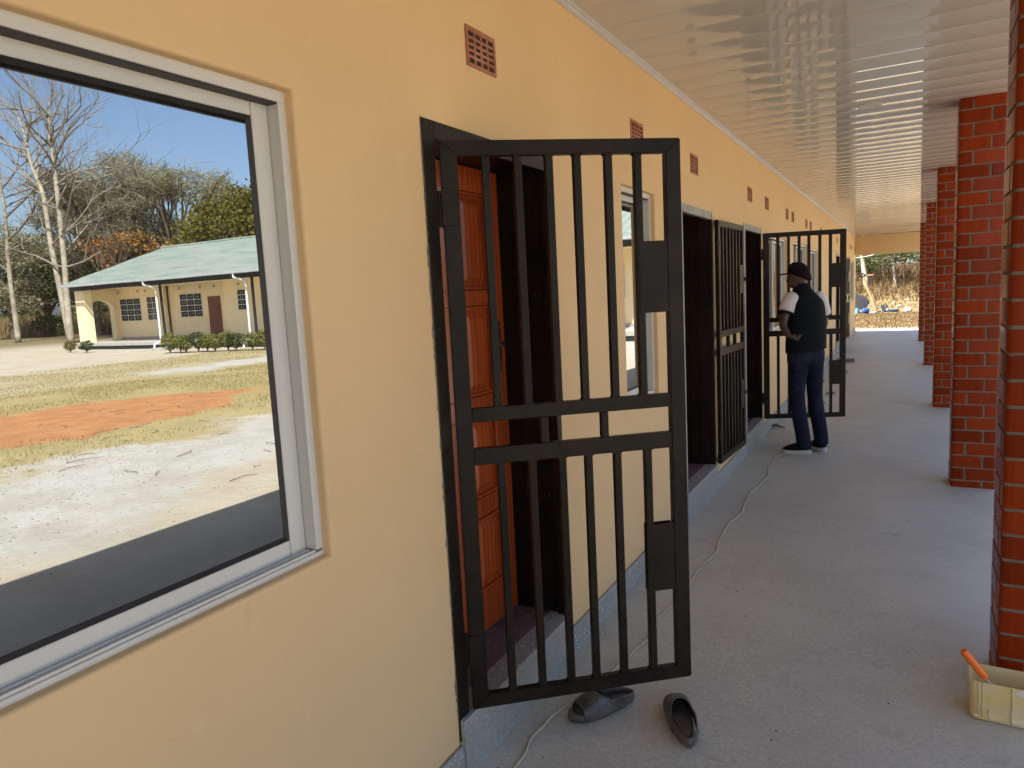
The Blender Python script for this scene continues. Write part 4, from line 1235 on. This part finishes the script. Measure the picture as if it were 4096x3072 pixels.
# turf in the courtyard
n = 120000
C_ = np.stack([rng.uniform(8.3, 26, n), rng.uniform(1, 26, n), np.full(n, GZ)], 1)
keep = (np.hypot((C_[:, 0] - 12.3) / 2.3, (C_[:, 1] - 7.6) / 4.1) > 1 + rng.normal(0, .08, n)) & (rng.uniform(0, 1, n) < np.where(C_[:, 0] < 10, .35, np.where(C_[:, 0] < 18, 1, .45)))
pn = np.sin(C_[:, 0] * 1.7 + np.sin(C_[:, 1] * .9) * 2) + np.sin(C_[:, 1] * 1.3 + C_[:, 0] * .7)
keep &= pn > rng.normal(-.8, .5, n)
keep &= ~((C_[:, 0] > 17.6) & (C_[:, 0] < 20.4) & (C_[:, 1] > 14))
grass_mesh('dry_grass', C_[keep], .05, .008, 'turf_straw', kind='stuff')
# pebbles and twigs on the pale track
bm = bmesh.new(); random.seed(5)
for k in range(1500):
    cx = random.choice([(7.2, 4.0), (6.3, 3.2), (7.6, 6.0), (6.6, 2.6), (8.4, 6.4)])
    x, y = random.gauss(cx[0], 1.0), random.gauss(cx[1], 1.3)
    if x < 4.2: continue
    s = random.uniform(.005, .019)
    p = [bm.verts.new((x + s * random.uniform(.5, 1.2) * math.cos(a), y + s * random.uniform(.5, 1.2) * math.sin(a), GZ)) for a in (0, 1.57, 3.14, 4.71)]
    t_ = bm.verts.new((x, y, GZ + s * .6))
    for q in range(4): bm.faces.new([p[q], p[(q + 1) % 4], t_])
fin('gravel', bm, 'stone_grey', kind='stuff')
bm = bmesh.new()
for k in range(90):
    x, y = random.uniform(5, 13), random.uniform(2, 11); a = random.uniform(0, PI); l = random.uniform(.06, .45)
    d = Vector((math.cos(a), math.sin(a), 0)) * l; p = Vector((x, y, GZ + .012))
    tube(bm, [p, p + d * .5 + Vector((random.gauss(0, .03), random.gauss(0, .03), .015)), p + d], [.006, .005, .003], 4)
fin('twig_litter', bm, 'bark_brown', kind='stuff')
# shrubs and bushes near the house
def shrub(x, y, r, h, n, mat, label, ls=.06, group=None, seed=0):
    random.seed(seed)
    root = empty('shrub', (x, y, GZ), label=label, cat='shrub', group=group)
    bm = bmesh.new()
    for k in range(9):
        a = random.uniform(0, 2 * PI); q = r * random.uniform(.3, .9)
        tube(bm, [(0, 0, 0), (q * .4 * math.cos(a), q * .4 * math.sin(a), h * .5), (q * math.cos(a), q * math.sin(a), h * random.uniform(.7, 1))], [.018, .012, .006], 4)
    fin('stem', bm, 'bark_brown', root)
    C_ = rng.normal(size=(n, 3)); C_ /= np.linalg.norm(C_, axis=1)[:, None]; C_ *= (.4 + .6 * rng.uniform(0, 1, n) ** .5)[:, None]
    C_ = C_ * np.array([r, r, h * .45]) + np.array([0, 0, h * .62])
    U_, W_ = rand_axes(n, ls, .1); quads_mesh('foliage', C_, U_, W_, mat, root)
HG = 'hedge plants in front of the green-roofed house'
hx_ = [(28.6, 21.7), (28.1, 21.9), (27.6, 21.8), (27.1, 22.1), (26.6, 22.2), (26.1, 22.2), (25.6, 22.5), (25.1, 22.5), (24.4, 22.8), (23.7, 22.9)]
for k, (x, y) in enumerate(hx_):
    where = ['first hedge plant beside the porch step of the reflected house', 'second hedge plant from the porch step', 'third hedge plant from the porch step', 'fourth hedge plant from the porch step', 'paler hedge plant in the middle of the reflected row', 'sixth hedge plant from the porch step', 'pale hedge plant left of the second downpipe', 'hedge plant at the foot of the second downpipe', 'paler hedge plant right of the second downpipe', 'last hedge plant of the row, at the pane edge'][k]
    shrub(x, y, .42, .78 if k % 3 else .9, 520, 'leaf_bright' if k in (3, 7) else 'leaf_hedge', where, group=HG, seed=k)
shrub(38.6, 22.9, .35, .6, 300, 'leaf_green', 'little green plant before the corner of the reflected porch', seed=40)
shrub(36.6, 22.6, .38, .62, 300, 'leaf_bright', 'little yellow-green plant left of the reflected porch step', seed=41)
shrub(78, 43.5, 1.6, 2.2, 800, 'leaf_dark', 'round dark bush before the tall dry grass at the left of the reflection', .14, seed=42)
shrub(69, 40.5, 1.2, 1.5, 600, 'leaf_dark', 'lower dark bush beside the tall dry grass in the reflection', .12, seed=43)

# ------------------------------------------------------------------ the green-roofed house across the yard
house = empty('house', (33, 27, GZ), label='cream single-storey house with a green roof and porch, reflected in the big window', cat='house')
def hpart(name, bm, mat, par=None, **k):
    o = fin(name, bm, mat, par or house, **k)
    if par is None: o.location = (-33, -27, -GZ)
    return o
XL, XR = 40.7, 6.2          # left (picture) end and right end
zp = .10
bm = bmesh.new(); box(bm, (XR, 24.72, GZ - .1), (XL, 34, -.102)); hpart('plinth', bm, 'house_black')
bm = bmesh.new(); box(bm, (XR, 24.66, -.10), (XL + .04, 34, zp), .02); hpart('porch_floor', bm, 'house_concrete')
bm = bmesh.new(); box(bm, (XR, 24.0, GZ - .1), (XL + .5, 24.7, GZ + .012), .004); hpart('apron', bm, 'house_concrete')
bm = bmesh.new(); box(bm, (30.2, 23.2, GZ - .1), (32.1, 24.64, -.16), .01); hpart('step', bm, 'house_concrete')
bm = bmesh.new(); box(bm, (30.4, 24.1, -.16), (31.9, 24.64, -.03), .01); hpart('step', bm, 'house_concrete')
# front wall with recessed bay
bm = bmesh.new()
box(bm, (36.0, 27.0, zp), (XL, 27.2, 3.2)); box(bm, (30.95, 27.35, zp), (35.998, 27.55, 3.2)); box(bm, (XR, 27.0, zp), (30.5, 27.2, 3.2))
box(bm, (30.5, 27.002, zp), (30.948, 27.35, 3.2)); box(bm, (XR, 27.56, zp), (XL - .002, 33.9, 3.2))
hpart('wall', bm, 'house_paint')
bm = bmesh.new(); box(bm, (36.0, 26.985, zp), (XL - .45, 26.998, zp + .16)); box(bm, (30.96, 27.335, zp), (35.99, 27.348, zp + .16)); box(bm, (XR, 26.985, zp), (30.49, 26.998, zp + .16)); hpart('skirting', bm, 'house_concrete')
# left side wall with the arched opening
bm = bmesh.new()
arch = [(25.2, zp)] + [(25.2 + (.75 - .75 * math.cos(a)), 2.0 + .5 * math.sin(a)) for a in np.linspace(0, PI, 9)] + [(26.7, zp)]
ya0, ya1 = 25.2, 26.7
xw0, xw1 = 40.25, 40.68
box(bm, (39.85, 24.72, zp), (XL, ya0, 3.12), .01); box(bm, (xw0, ya1, zp), (xw1, 27.0, 3.12))
top = [(xw0, y, z) for y, z in arch[1:-1]] + [(xw0, ya1, 3.12), (xw0, ya0, 3.12)]
prism(bm, top, (xw1 - xw0, 0, 0)); hpart('side_wall', bm, 'house_paint')
# porch beam, posts, ceiling
bm = bmesh.new(); box(bm, (XR, 24.55, 3.08), (XL, 24.75, 3.32)); hpart('porch_beam', bm, 'house_black')
bm = bmesh.new(); box(bm, (XR, 24.76, 3.14), (XL - .01, 27.0, 3.18)); hpart('porch_ceiling', bm, 'house_paint')
for x in (33.05, 26.15, 19.3, 12.4):
    bm = bmesh.new(); box(bm, (x, 24.72, zp), (x + .1, 24.82, 3.08)); hpart('post', bm, 'house_black')
# roof with corrugations
bm = bmesh.new()
ez, ey, ry, rz2 = 3.40, 24.15, 30.3, 5.68
rx0 = 40.4
def rp(x, t): return (x, ey + (ry - ey) * t, ez + (rz2 - ez) * t)
nst = 180
xe0, xe1 = XL + .35, XR - .4
hipx = lambda t: xe0 + (rx0 - 5.0 + 4.6 - xe0) * t      # left hip line from eave corner to ridge end
ridge_l = 40.2
rows = []
for i in range(nst + 1):
    x = xe1 + (xe0 - xe1) * i / nst
    tmax = 1.0 if x <= ridge_l else max(0.02, (xe0 - x) / (xe0 - ridge_l))
    wv = .03 if i % 2 else 0
    a = rp(x, 0); b_ = rp(x, tmax)
    rows.append((bm.verts.new((a[0], a[1], a[2] + wv)), bm.verts.new((b_[0], b_[1], b_[2] + wv))))
for A, B in zip(rows, rows[1:]): bm.faces.new([A[0], B[0], B[1], A[1]])
rfb = [bm.verts.new(p) for p in ((ridge_l, ry, rz2), (xe1, ry, rz2), (xe1, 36.4, ez), (xe0, 36.4, ez), (xe0, ey, ez))]
bm.faces.new([rfb[0], rfb[3], rfb[2], rfb[1]]); bm.faces.new([rfb[0], rfb[4], rfb[3]])
bmesh.ops.recalc_face_normals(bm, faces=bm.faces)
roof = hpart('roof', bm, 'green_roof')
bm = bmesh.new(); tube(bm, [(xe1, ry, rz2 + .03), (ridge_l, ry, rz2 + .03)], .09, 6); fin('ridge_cap', bm, 'green_roof', roof)
bm = bmesh.new(); prism(bm, [(xe1, ey - .12, ez - .10), (xe1, ey - .12, ez + .02), (xe1, ey - .10, ez + .02), (xe1, ey - .09, ez - .07), (xe1, ey + .01, ez - .07), (xe1, ey + .02, ez - .12), (xe1, ey - .08, ez - .12)], (xe0 - xe1, 0, 0))
for k in range(23):
    x = xe1 + 1.5 * k + .4; box(bm, (x, ey - .13, ez - .13), (x + .06, ey - .121, ez + .03))
hpart('gutter', bm, 'gutter_shade')
for x in (33.25, 26.45):
    bm = bmesh.new()
    tube(bm, [(x + .25, ey - .05, ez - .12), (x + .25, ey - .05, ez - .28), (x + .02, ey + .42, ez - .46), (x, ey + .45, ez - .6), (x, 24.58, .3), (x - .02, 24.56, zp), (x + .2, 24.35, zp - .12), (x + .22, 24.3, GZ + .02)], .05, 8)
    hpart('downpipe', bm, 'gutter_white')
# windows with glazing bars and burglar grilles
def hwin(x0, x1, z0, z1, yf, cols, rows_):
    bm = bmesh.new(); t_ = .018
    box(bm, (x0 - .04, yf - .03, z0 - .04), (x1 + .04, yf - .001, z0)); box(bm, (x0 - .04, yf - .03, z1), (x1 + .04, yf - .001, z1 + .04))
    box(bm, (x0 - .04, yf - .029, z0), (x0, yf - .001, z1)); box(bm, (x1, yf - .029, z0), (x1 + .04, yf - .001, z1))
    for k in range(1, cols): x = x0 + (x1 - x0) * k / cols; box(bm, (x - t_, yf - .028, z0), (x + t_, yf - .002, z1))
    for k in range(1, rows_): z = z0 + (z1 - z0) * k / rows_; box(bm, (x0, yf - .027, z - .02), (x1, yf - .003, z + .02))
    w = hpart('window', bm, 'steel_white')
    bm = bmesh.new()
    for i in range(cols):
        for j in range(rows_):
            cx, cz = x0 + (x1 - x0) * (i + .5) / cols, z0 + (z1 - z0) * (j + .5) / rows_
            box(bm, (cx - .1, yf - .0235, cz - .08), (cx - .088, yf - .0225, cz + .08)); box(bm, (cx + .088, yf - .0235, cz - .08), (cx + .1, yf - .0225, cz + .08))
            box(bm, (cx - .1, yf - .0234, cz - .012), (cx + .1, yf - .0224, cz)); 
    fin('grille', bm, 'steel_white', w)
    bm = bmesh.new(); box(bm, (x0, yf - .02, z0), (x1, yf - .016, z1)); fin('pane', bm, 'dark_glass', w)
hwin(38.15, 40.0, 1.23, 2.51, 27.0, 3, 4)
hwin(36.55, 37.5, 1.24, 2.54, 27.0, 2, 4)
hwin(33.2, 35.0, 1.32, 2.58, 27.35, 3, 4)
hwin(29.26, 29.84, 1.57, 2.6, 27.0, 1, 4)
hwin(24.5, 26.3, 1.3, 2.55, 27.0, 3, 4)
hwin(8.2, 10.0, 1.3, 2.55, 27.0, 3, 4)
hwin(15.2, 17.0, 1.3, 2.55, 27.0, 3, 4)
bm = bmesh.new(); box(bm, (31.66, 27.30, zp), (32.66, 27.348, 2.38), .01); hpart('door', bm, 'far_door_wood')
for x in (40.1, 38.26, 37.57, 34.97, 33.22, 32.09): 
    bm = bmesh.new(); yf = 27.34 if 31 < x < 36 else 26.99; box(bm, (x - .1, yf - .01, 2.86), (x + .1, yf, 3.02)); hpart('air_vent', bm, 'house_concrete')
bm = bmesh.new(); box(bm, (29.64, 26.98, 2.86), (29.84, 26.99, 3.02)); hpart('air_vent', bm, 'house_concrete')

# ------------------------------------------------------------------ beyond the far end of the veranda
G3 = 'trees at the foot of the dry bank'
def crown(xyzs, x, y): return [(cx - x, cy, cz - gz(x, y), r, h) for cx, cy, cz, r, h in xyzs]
clump_tree((.78, 57, gz(.78, 57)), 1.9, .11, crown([(-.1, 0, 2.75, .9, .4), (1.0, .3, 2.9, 1.0, .45), (-1.0, .6, 2.8, .9, .5), (.5, -.3, 2.35, .5, .22), (1.9, .5, 3.1, 1.0, .45), (.3, .3, 3.4, 1.4, .4)], .78, 57), 2200, .085, 'leaf_bright', 'slim grey-trunked leafy tree in the sunny gap at the end of the veranda', group=G3, seed=50, lean=(-.5, 0), bark='bark_twig')
clump_tree((-.1, 60, gz(-.1, 60)), 1.4, .10, crown([(-.2, 0, 2.5, 1.0, .55), (-1.2, .4, 2.5, 1.0, .6), (.8, .5, 3.2, 1.1, .6), (-.4, .5, 3.3, 1.3, .5)], -.1, 60), 1900, .085, 'leaf_bright', 'leafy tree behind the slim grey trunk, at the dry bank', group=G3, seed=51, bark='bark_brown')
clump_tree((-2.0, 61, gz(-2, 61)), 1.2, .2, crown([(-1.9, 0, 1.9, 1.0, .8), (-2.7, .4, 2.8, 1.3, .9), (-1.1, .2, 2.9, 1.1, .8), (-1.3, .2, 2.1, .6, .5)], -2, 61), 3000, .09, 'leaf_dark', 'dark leafy tree behind the dead pale trunk by the shelter', group=G3, seed=52)
clump_tree((5.0, 66, gz(5, 66)), 1.6, .2, crown([(3.0, 0, 3.4, 1.3, .7), (5, 0, 3.8, 1.6, .8), (6.5, 0, 3.6, 1.3, .8), (1.6, .5, 3.5, 1.0, .6), (2.2, .4, 2.7, .7, .5)], 5, 66), 2800, .1, 'leaf_dark', 'leafy tree on the bank, beside the farthest brick column', group=G3, seed=53)
clump_tree((1.2, 74, gz(1, 74)), 2.0, .25, crown([(-3 + 1.3 * k, random.uniform(-1, 1), 3.9 + random.uniform(-.3, .9), 1.5, 1.0) for k in range(8)], 1.2, 74), 6000, .12, 'leaf_green', 'broad green tree on top of the bank behind the other trees', group=G3, seed=54)
clump_tree((-4.5, 76, gz(-4, 76)), 2.0, .25, crown([(-7 + 1.3 * k, random.uniform(-1, 1), 3.9 + random.uniform(-.3, .9), 1.6, 1.1) for k in range(6)], -4.5, 76), 4500, .12, 'leaf_dark', 'broad dark tree on top of the bank at the wall end', group=G3, seed=55)
random.seed(4)
dt = empty('dead_tree', (-1.05, 57, gz(-1, 57)), label='dead pale trunk with bare twigs behind the black-roofed shelter', cat='tree')
bm = bmesh.new(); tube(bm, smooth_path([(0, 0, -.1), (-.08, 0, .7), (-.2, 0, 1.5), (-.3, 0, 2.3), (-.45, 0, 3.2)], 3), list(np.linspace(.2, .1, 13)), 8); fin('trunk', bm, 'bark_white', dt, smooth=True)
bm = bmesh.new(); tips = []
for k in range(7):
    a = random.uniform(0, 2 * PI); grow(bm, Vector((-.25 - .03 * k, 0, 2.0 + .18 * k)), Vector((math.cos(a), math.sin(a), .5)).normalized(), .9, .045, 3, tips, .7, .2)
fin('branches', bm, 'bark_twig', dt)
# shelter with black plastic sheeting
sh = empty('shelter', (-.6, 42, GZ), label='rough open shelter of leaning poles under a black plastic roof, past the veranda end', cat='shelter')
def sp_(x, z, y=42): return Vector((x + .6, y - 42, z - GZ))
def pole(a, b_, r0, r1):
    bm = bmesh.new(); p, q = a, b_
    tube(bm, smooth_path([p, p.lerp(q, .35) + Vector((.02, 0, 0)), p.lerp(q, .7) + Vector((-.02, 0, 0)), q], 3), list(np.linspace(r0, r1, 10)), 7); fin('pole', bm, 'pole_wood', sh, smooth=True)
pole(sp_(.02, -.3), sp_(-.62, 1.66), .075, .06); pole(sp_(-.05, -.3, 42.5), sp_(-.3, 1.6, 42.4), .04, .035); pole(sp_(-1.3, -.3, 43), sp_(-1.2, 1.55, 43), .05, .04)
pole(sp_(-1.6, 1.55, 42.05), sp_(-.12, 1.68, 42.15), .035, .03)
bm = bmesh.new()
nx, ny = 10, 5; gr = []
for i in range(nx + 1):
    row = []
    for j in range(ny + 1):
        x = -1.9 + 1.78 * i / nx; y = 41.85 + 1.6 * j / ny
        z = 1.66 + .05 * math.sin(x * 7) + .11 * math.exp(-((x + .66) / .13) ** 2) + (-.09 if j == 0 else 0) - .02 * j + (.03 * (i / nx))
        row.append(bm.verts.new(sp_(x, z, y)))
    gr.append(row)
for i in range(nx):
    for j in range(ny): bm.faces.new([gr[i][j], gr[i + 1][j], gr[i + 1][j + 1], gr[i][j + 1]])
bmesh.ops.solidify(bm, geom=bm.faces[:], thickness=.03)
fin('roof_sheet', bm, 'black_sheet', sh)
# tarp-covered heap under it
def heap(name, loc, dims, mat, label, cat, seed, grp=None):
    random.seed(seed); bm = bmesh.new(); bmesh.ops.create_icosphere(bm, subdivisions=3, radius=1)
    for v_ in bm.verts:
        c_ = v_.co; k = 1 + .13 * math.sin(c_.x * 4 + seed) + .1 * math.sin(c_.y * 5 + c_.z * 4) + .05 * math.sin(c_.x * 11)
        v_.co = Vector((c_.x * dims[0] * k, c_.y * dims[1] * k, (max(c_.z, -.2) + .2) * dims[2] * k / 1.2))
    return tag(fin(name, bm, mat, smooth=True, loc=loc), label, cat, grp)
bm = bmesh.new()
pl = [(-1.9, .9), (-.97, .78), (-.60, .60), (-.28, .43), (-.34, .2), (-.42, .12), (-.50, -.04), (-.7, -.02), (-.95, .04), (-1.9, 0)]
A_ = [bm.verts.new((x, 0, z)) for x, z in pl]; B_ = [bm.verts.new((x - .1, .9, z + .1)) for x, z in pl]
for k in range(len(pl)): bm.faces.new([A_[k], A_[(k + 1) % len(pl)], B_[(k + 1) % len(pl)], B_[k]])
bm.faces.new(A_[::-1]); bm.faces.new(B_)
bmesh.ops.recalc_face_normals(bm, faces=bm.faces); bmesh.ops.bevel(bm, geom=list(bm.edges), offset=.05, segments=2, affect='EDGES')
tag(fin('tarpaulin', bm, 'black_sheet', loc=(0, 41.9, -.08)), 'black tarpaulin draped over a heap under the shelter roof', 'tarpaulin')
def jerry(x, y, rz, mat, label, s=1.0, tilt=0):
    root = empty('jerrycan', (x, y, GZ + .01), rz, label=label, cat='jerrycan')
    if tilt: root.rotation_euler = (tilt, 0, rz); root.location.z += .1
    bm = bmesh.new(); box(bm, (-.14 * s, -.09 * s, 0), (.14 * s, .09 * s, .29 * s), .025 * s, 3); fin('body', bm, mat, root, smooth=True, autosmooth=.8)
    bm = bmesh.new(); tube(bm, smooth_path([(-.09 * s, 0, .28 * s), (-.07 * s, 0, .34 * s), (.03 * s, 0, .34 * s), (.05 * s, 0, .28 * s)], 3), .018 * s, 6); fin('handle', bm, mat, root)
    bm = bmesh.new(); tube(bm, [(.1 * s, 0, .28 * s), (.1 * s, 0, .335 * s)], .03 * s, 10); fin('cap', bm, 'black_rubber', root)
jerry(-.50, 41.5, .3, 'blue_plastic', 'bright blue jerrycan lying under the black shelter', 1.05, 1.2)
jerry(-.86, 41.6, 1.0, 'teal_plastic', 'pale teal jerrycan standing left of the blue one', .85)
def pail(x, y, r0, r1, h, mat, label, name='bucket'):
    root = empty(name, (x, y, GZ), label=label, cat=name)
    bm = bmesh.new(); n = 18
    rg = [[(r * math.cos(2 * PI * k / n), r * math.sin(2 * PI * k / n), z) for k in range(n)] for r, z in ((r0, 0), (r0 + (r1 - r0) * .5, h * .5), (r1, h), (r1 + .012, h), (r1 + .012, h - .02), (r1 - .012, h - .012), (r0 - .01, .015))]
    loft(bm, rg); bmesh.ops.recalc_face_normals(bm, faces=bm.faces); fin('body', bm, mat, root, smooth=True, autosmooth=.7)
    bm = bmesh.new(); tube(bm, [((r1 + .01) * math.cos(a), -.02 - .06 * math.sin(a), h - .02 - .10 * math.sin(a)) for a in np.linspace(0, PI, 12)], .005, 5); fin('handle', bm, 'steel_wire', root)
pail(.36, 43.0, .14, .175, .36, 'grey_plastic', 'grey plastic bucket standing right of the leaning pole')
pail(.78, 42.6, .17, .28, .16, 'basin_blue', 'wide blue-grey basin right of the grey bucket', 'basin')
pail(-.1, 41.3, .12, .18, .10, 'steel_white', 'shallow pale dish at the foot of the leaning pole', 'dish')
heap('sack', (1.45, 42.6, GZ), (.2, .16, .27), 'white_sack', 'crumpled white sack lying on the straw near the brick columns', 'sack', 3)
RG = 'pale rocks on the dry bank'
random.seed(9)
for k in range(13):
    x = random.uniform(-.8, 2.4); y = random.uniform(47, 58); 
    rock('rock', (x, y, gz(x, y) + .03), random.uniform(.1, .24), 'pale_rock', 'pale rock among the dry grass of the bank beyond the veranda', 'rock', .6, RG, 1)
# dry grass on the bank and in front
n = 26000
C_ = np.stack([rng.uniform(-12, 14, n), rng.uniform(47, 72, n), np.zeros(n)], 1)
C_[:, 2] = [gz(a, b_) for a, b_ in C_[:, :2]]
d = (C_[:, 1] - 47) / 20
C_ = C_[rng.uniform(0, 1, n) < .25 + d]
hh = np.clip((C_[:, 1] - 50) / 10, .12, 1)
nn = len(C_)
a = rng.uniform(0, 2 * PI, nn)
U_ = np.stack([np.cos(a), np.sin(a), np.zeros(nn)], 1) * .05
V_ = np.stack([rng.normal(0, .35, nn), rng.normal(0, .35, nn), np.ones(nn)], 1) * (1.1 * hh * rng.uniform(.5, 1.3, nn))[:, None]
quads_mesh('bank_grass', C_, U_, V_, 'dry_straw', tri=True, kind='stuff')
n = 9000
C_ = np.stack([rng.uniform(-3, 4, n), rng.uniform(29, 41.5, n), np.full(n, GZ)], 1)
grass_mesh('straw_grass', C_, .07, .02, 'dry_straw', kind='stuff')
# a wire slung across the opening
bm = bmesh.new(); tube(bm, smooth_path([(-4, 38, 3.0), (-1, 38, 2.52), (.6, 38, 2.75), (2.5, 38, 3.25), (6, 38, 4.3)], 6), .012, 5)
tag(fin('overhead_wire', bm, 'wire_white'), 'thin pale wire slung across the sunny gap under the end beam', 'wire')
for x in (-4, 6):
    pass
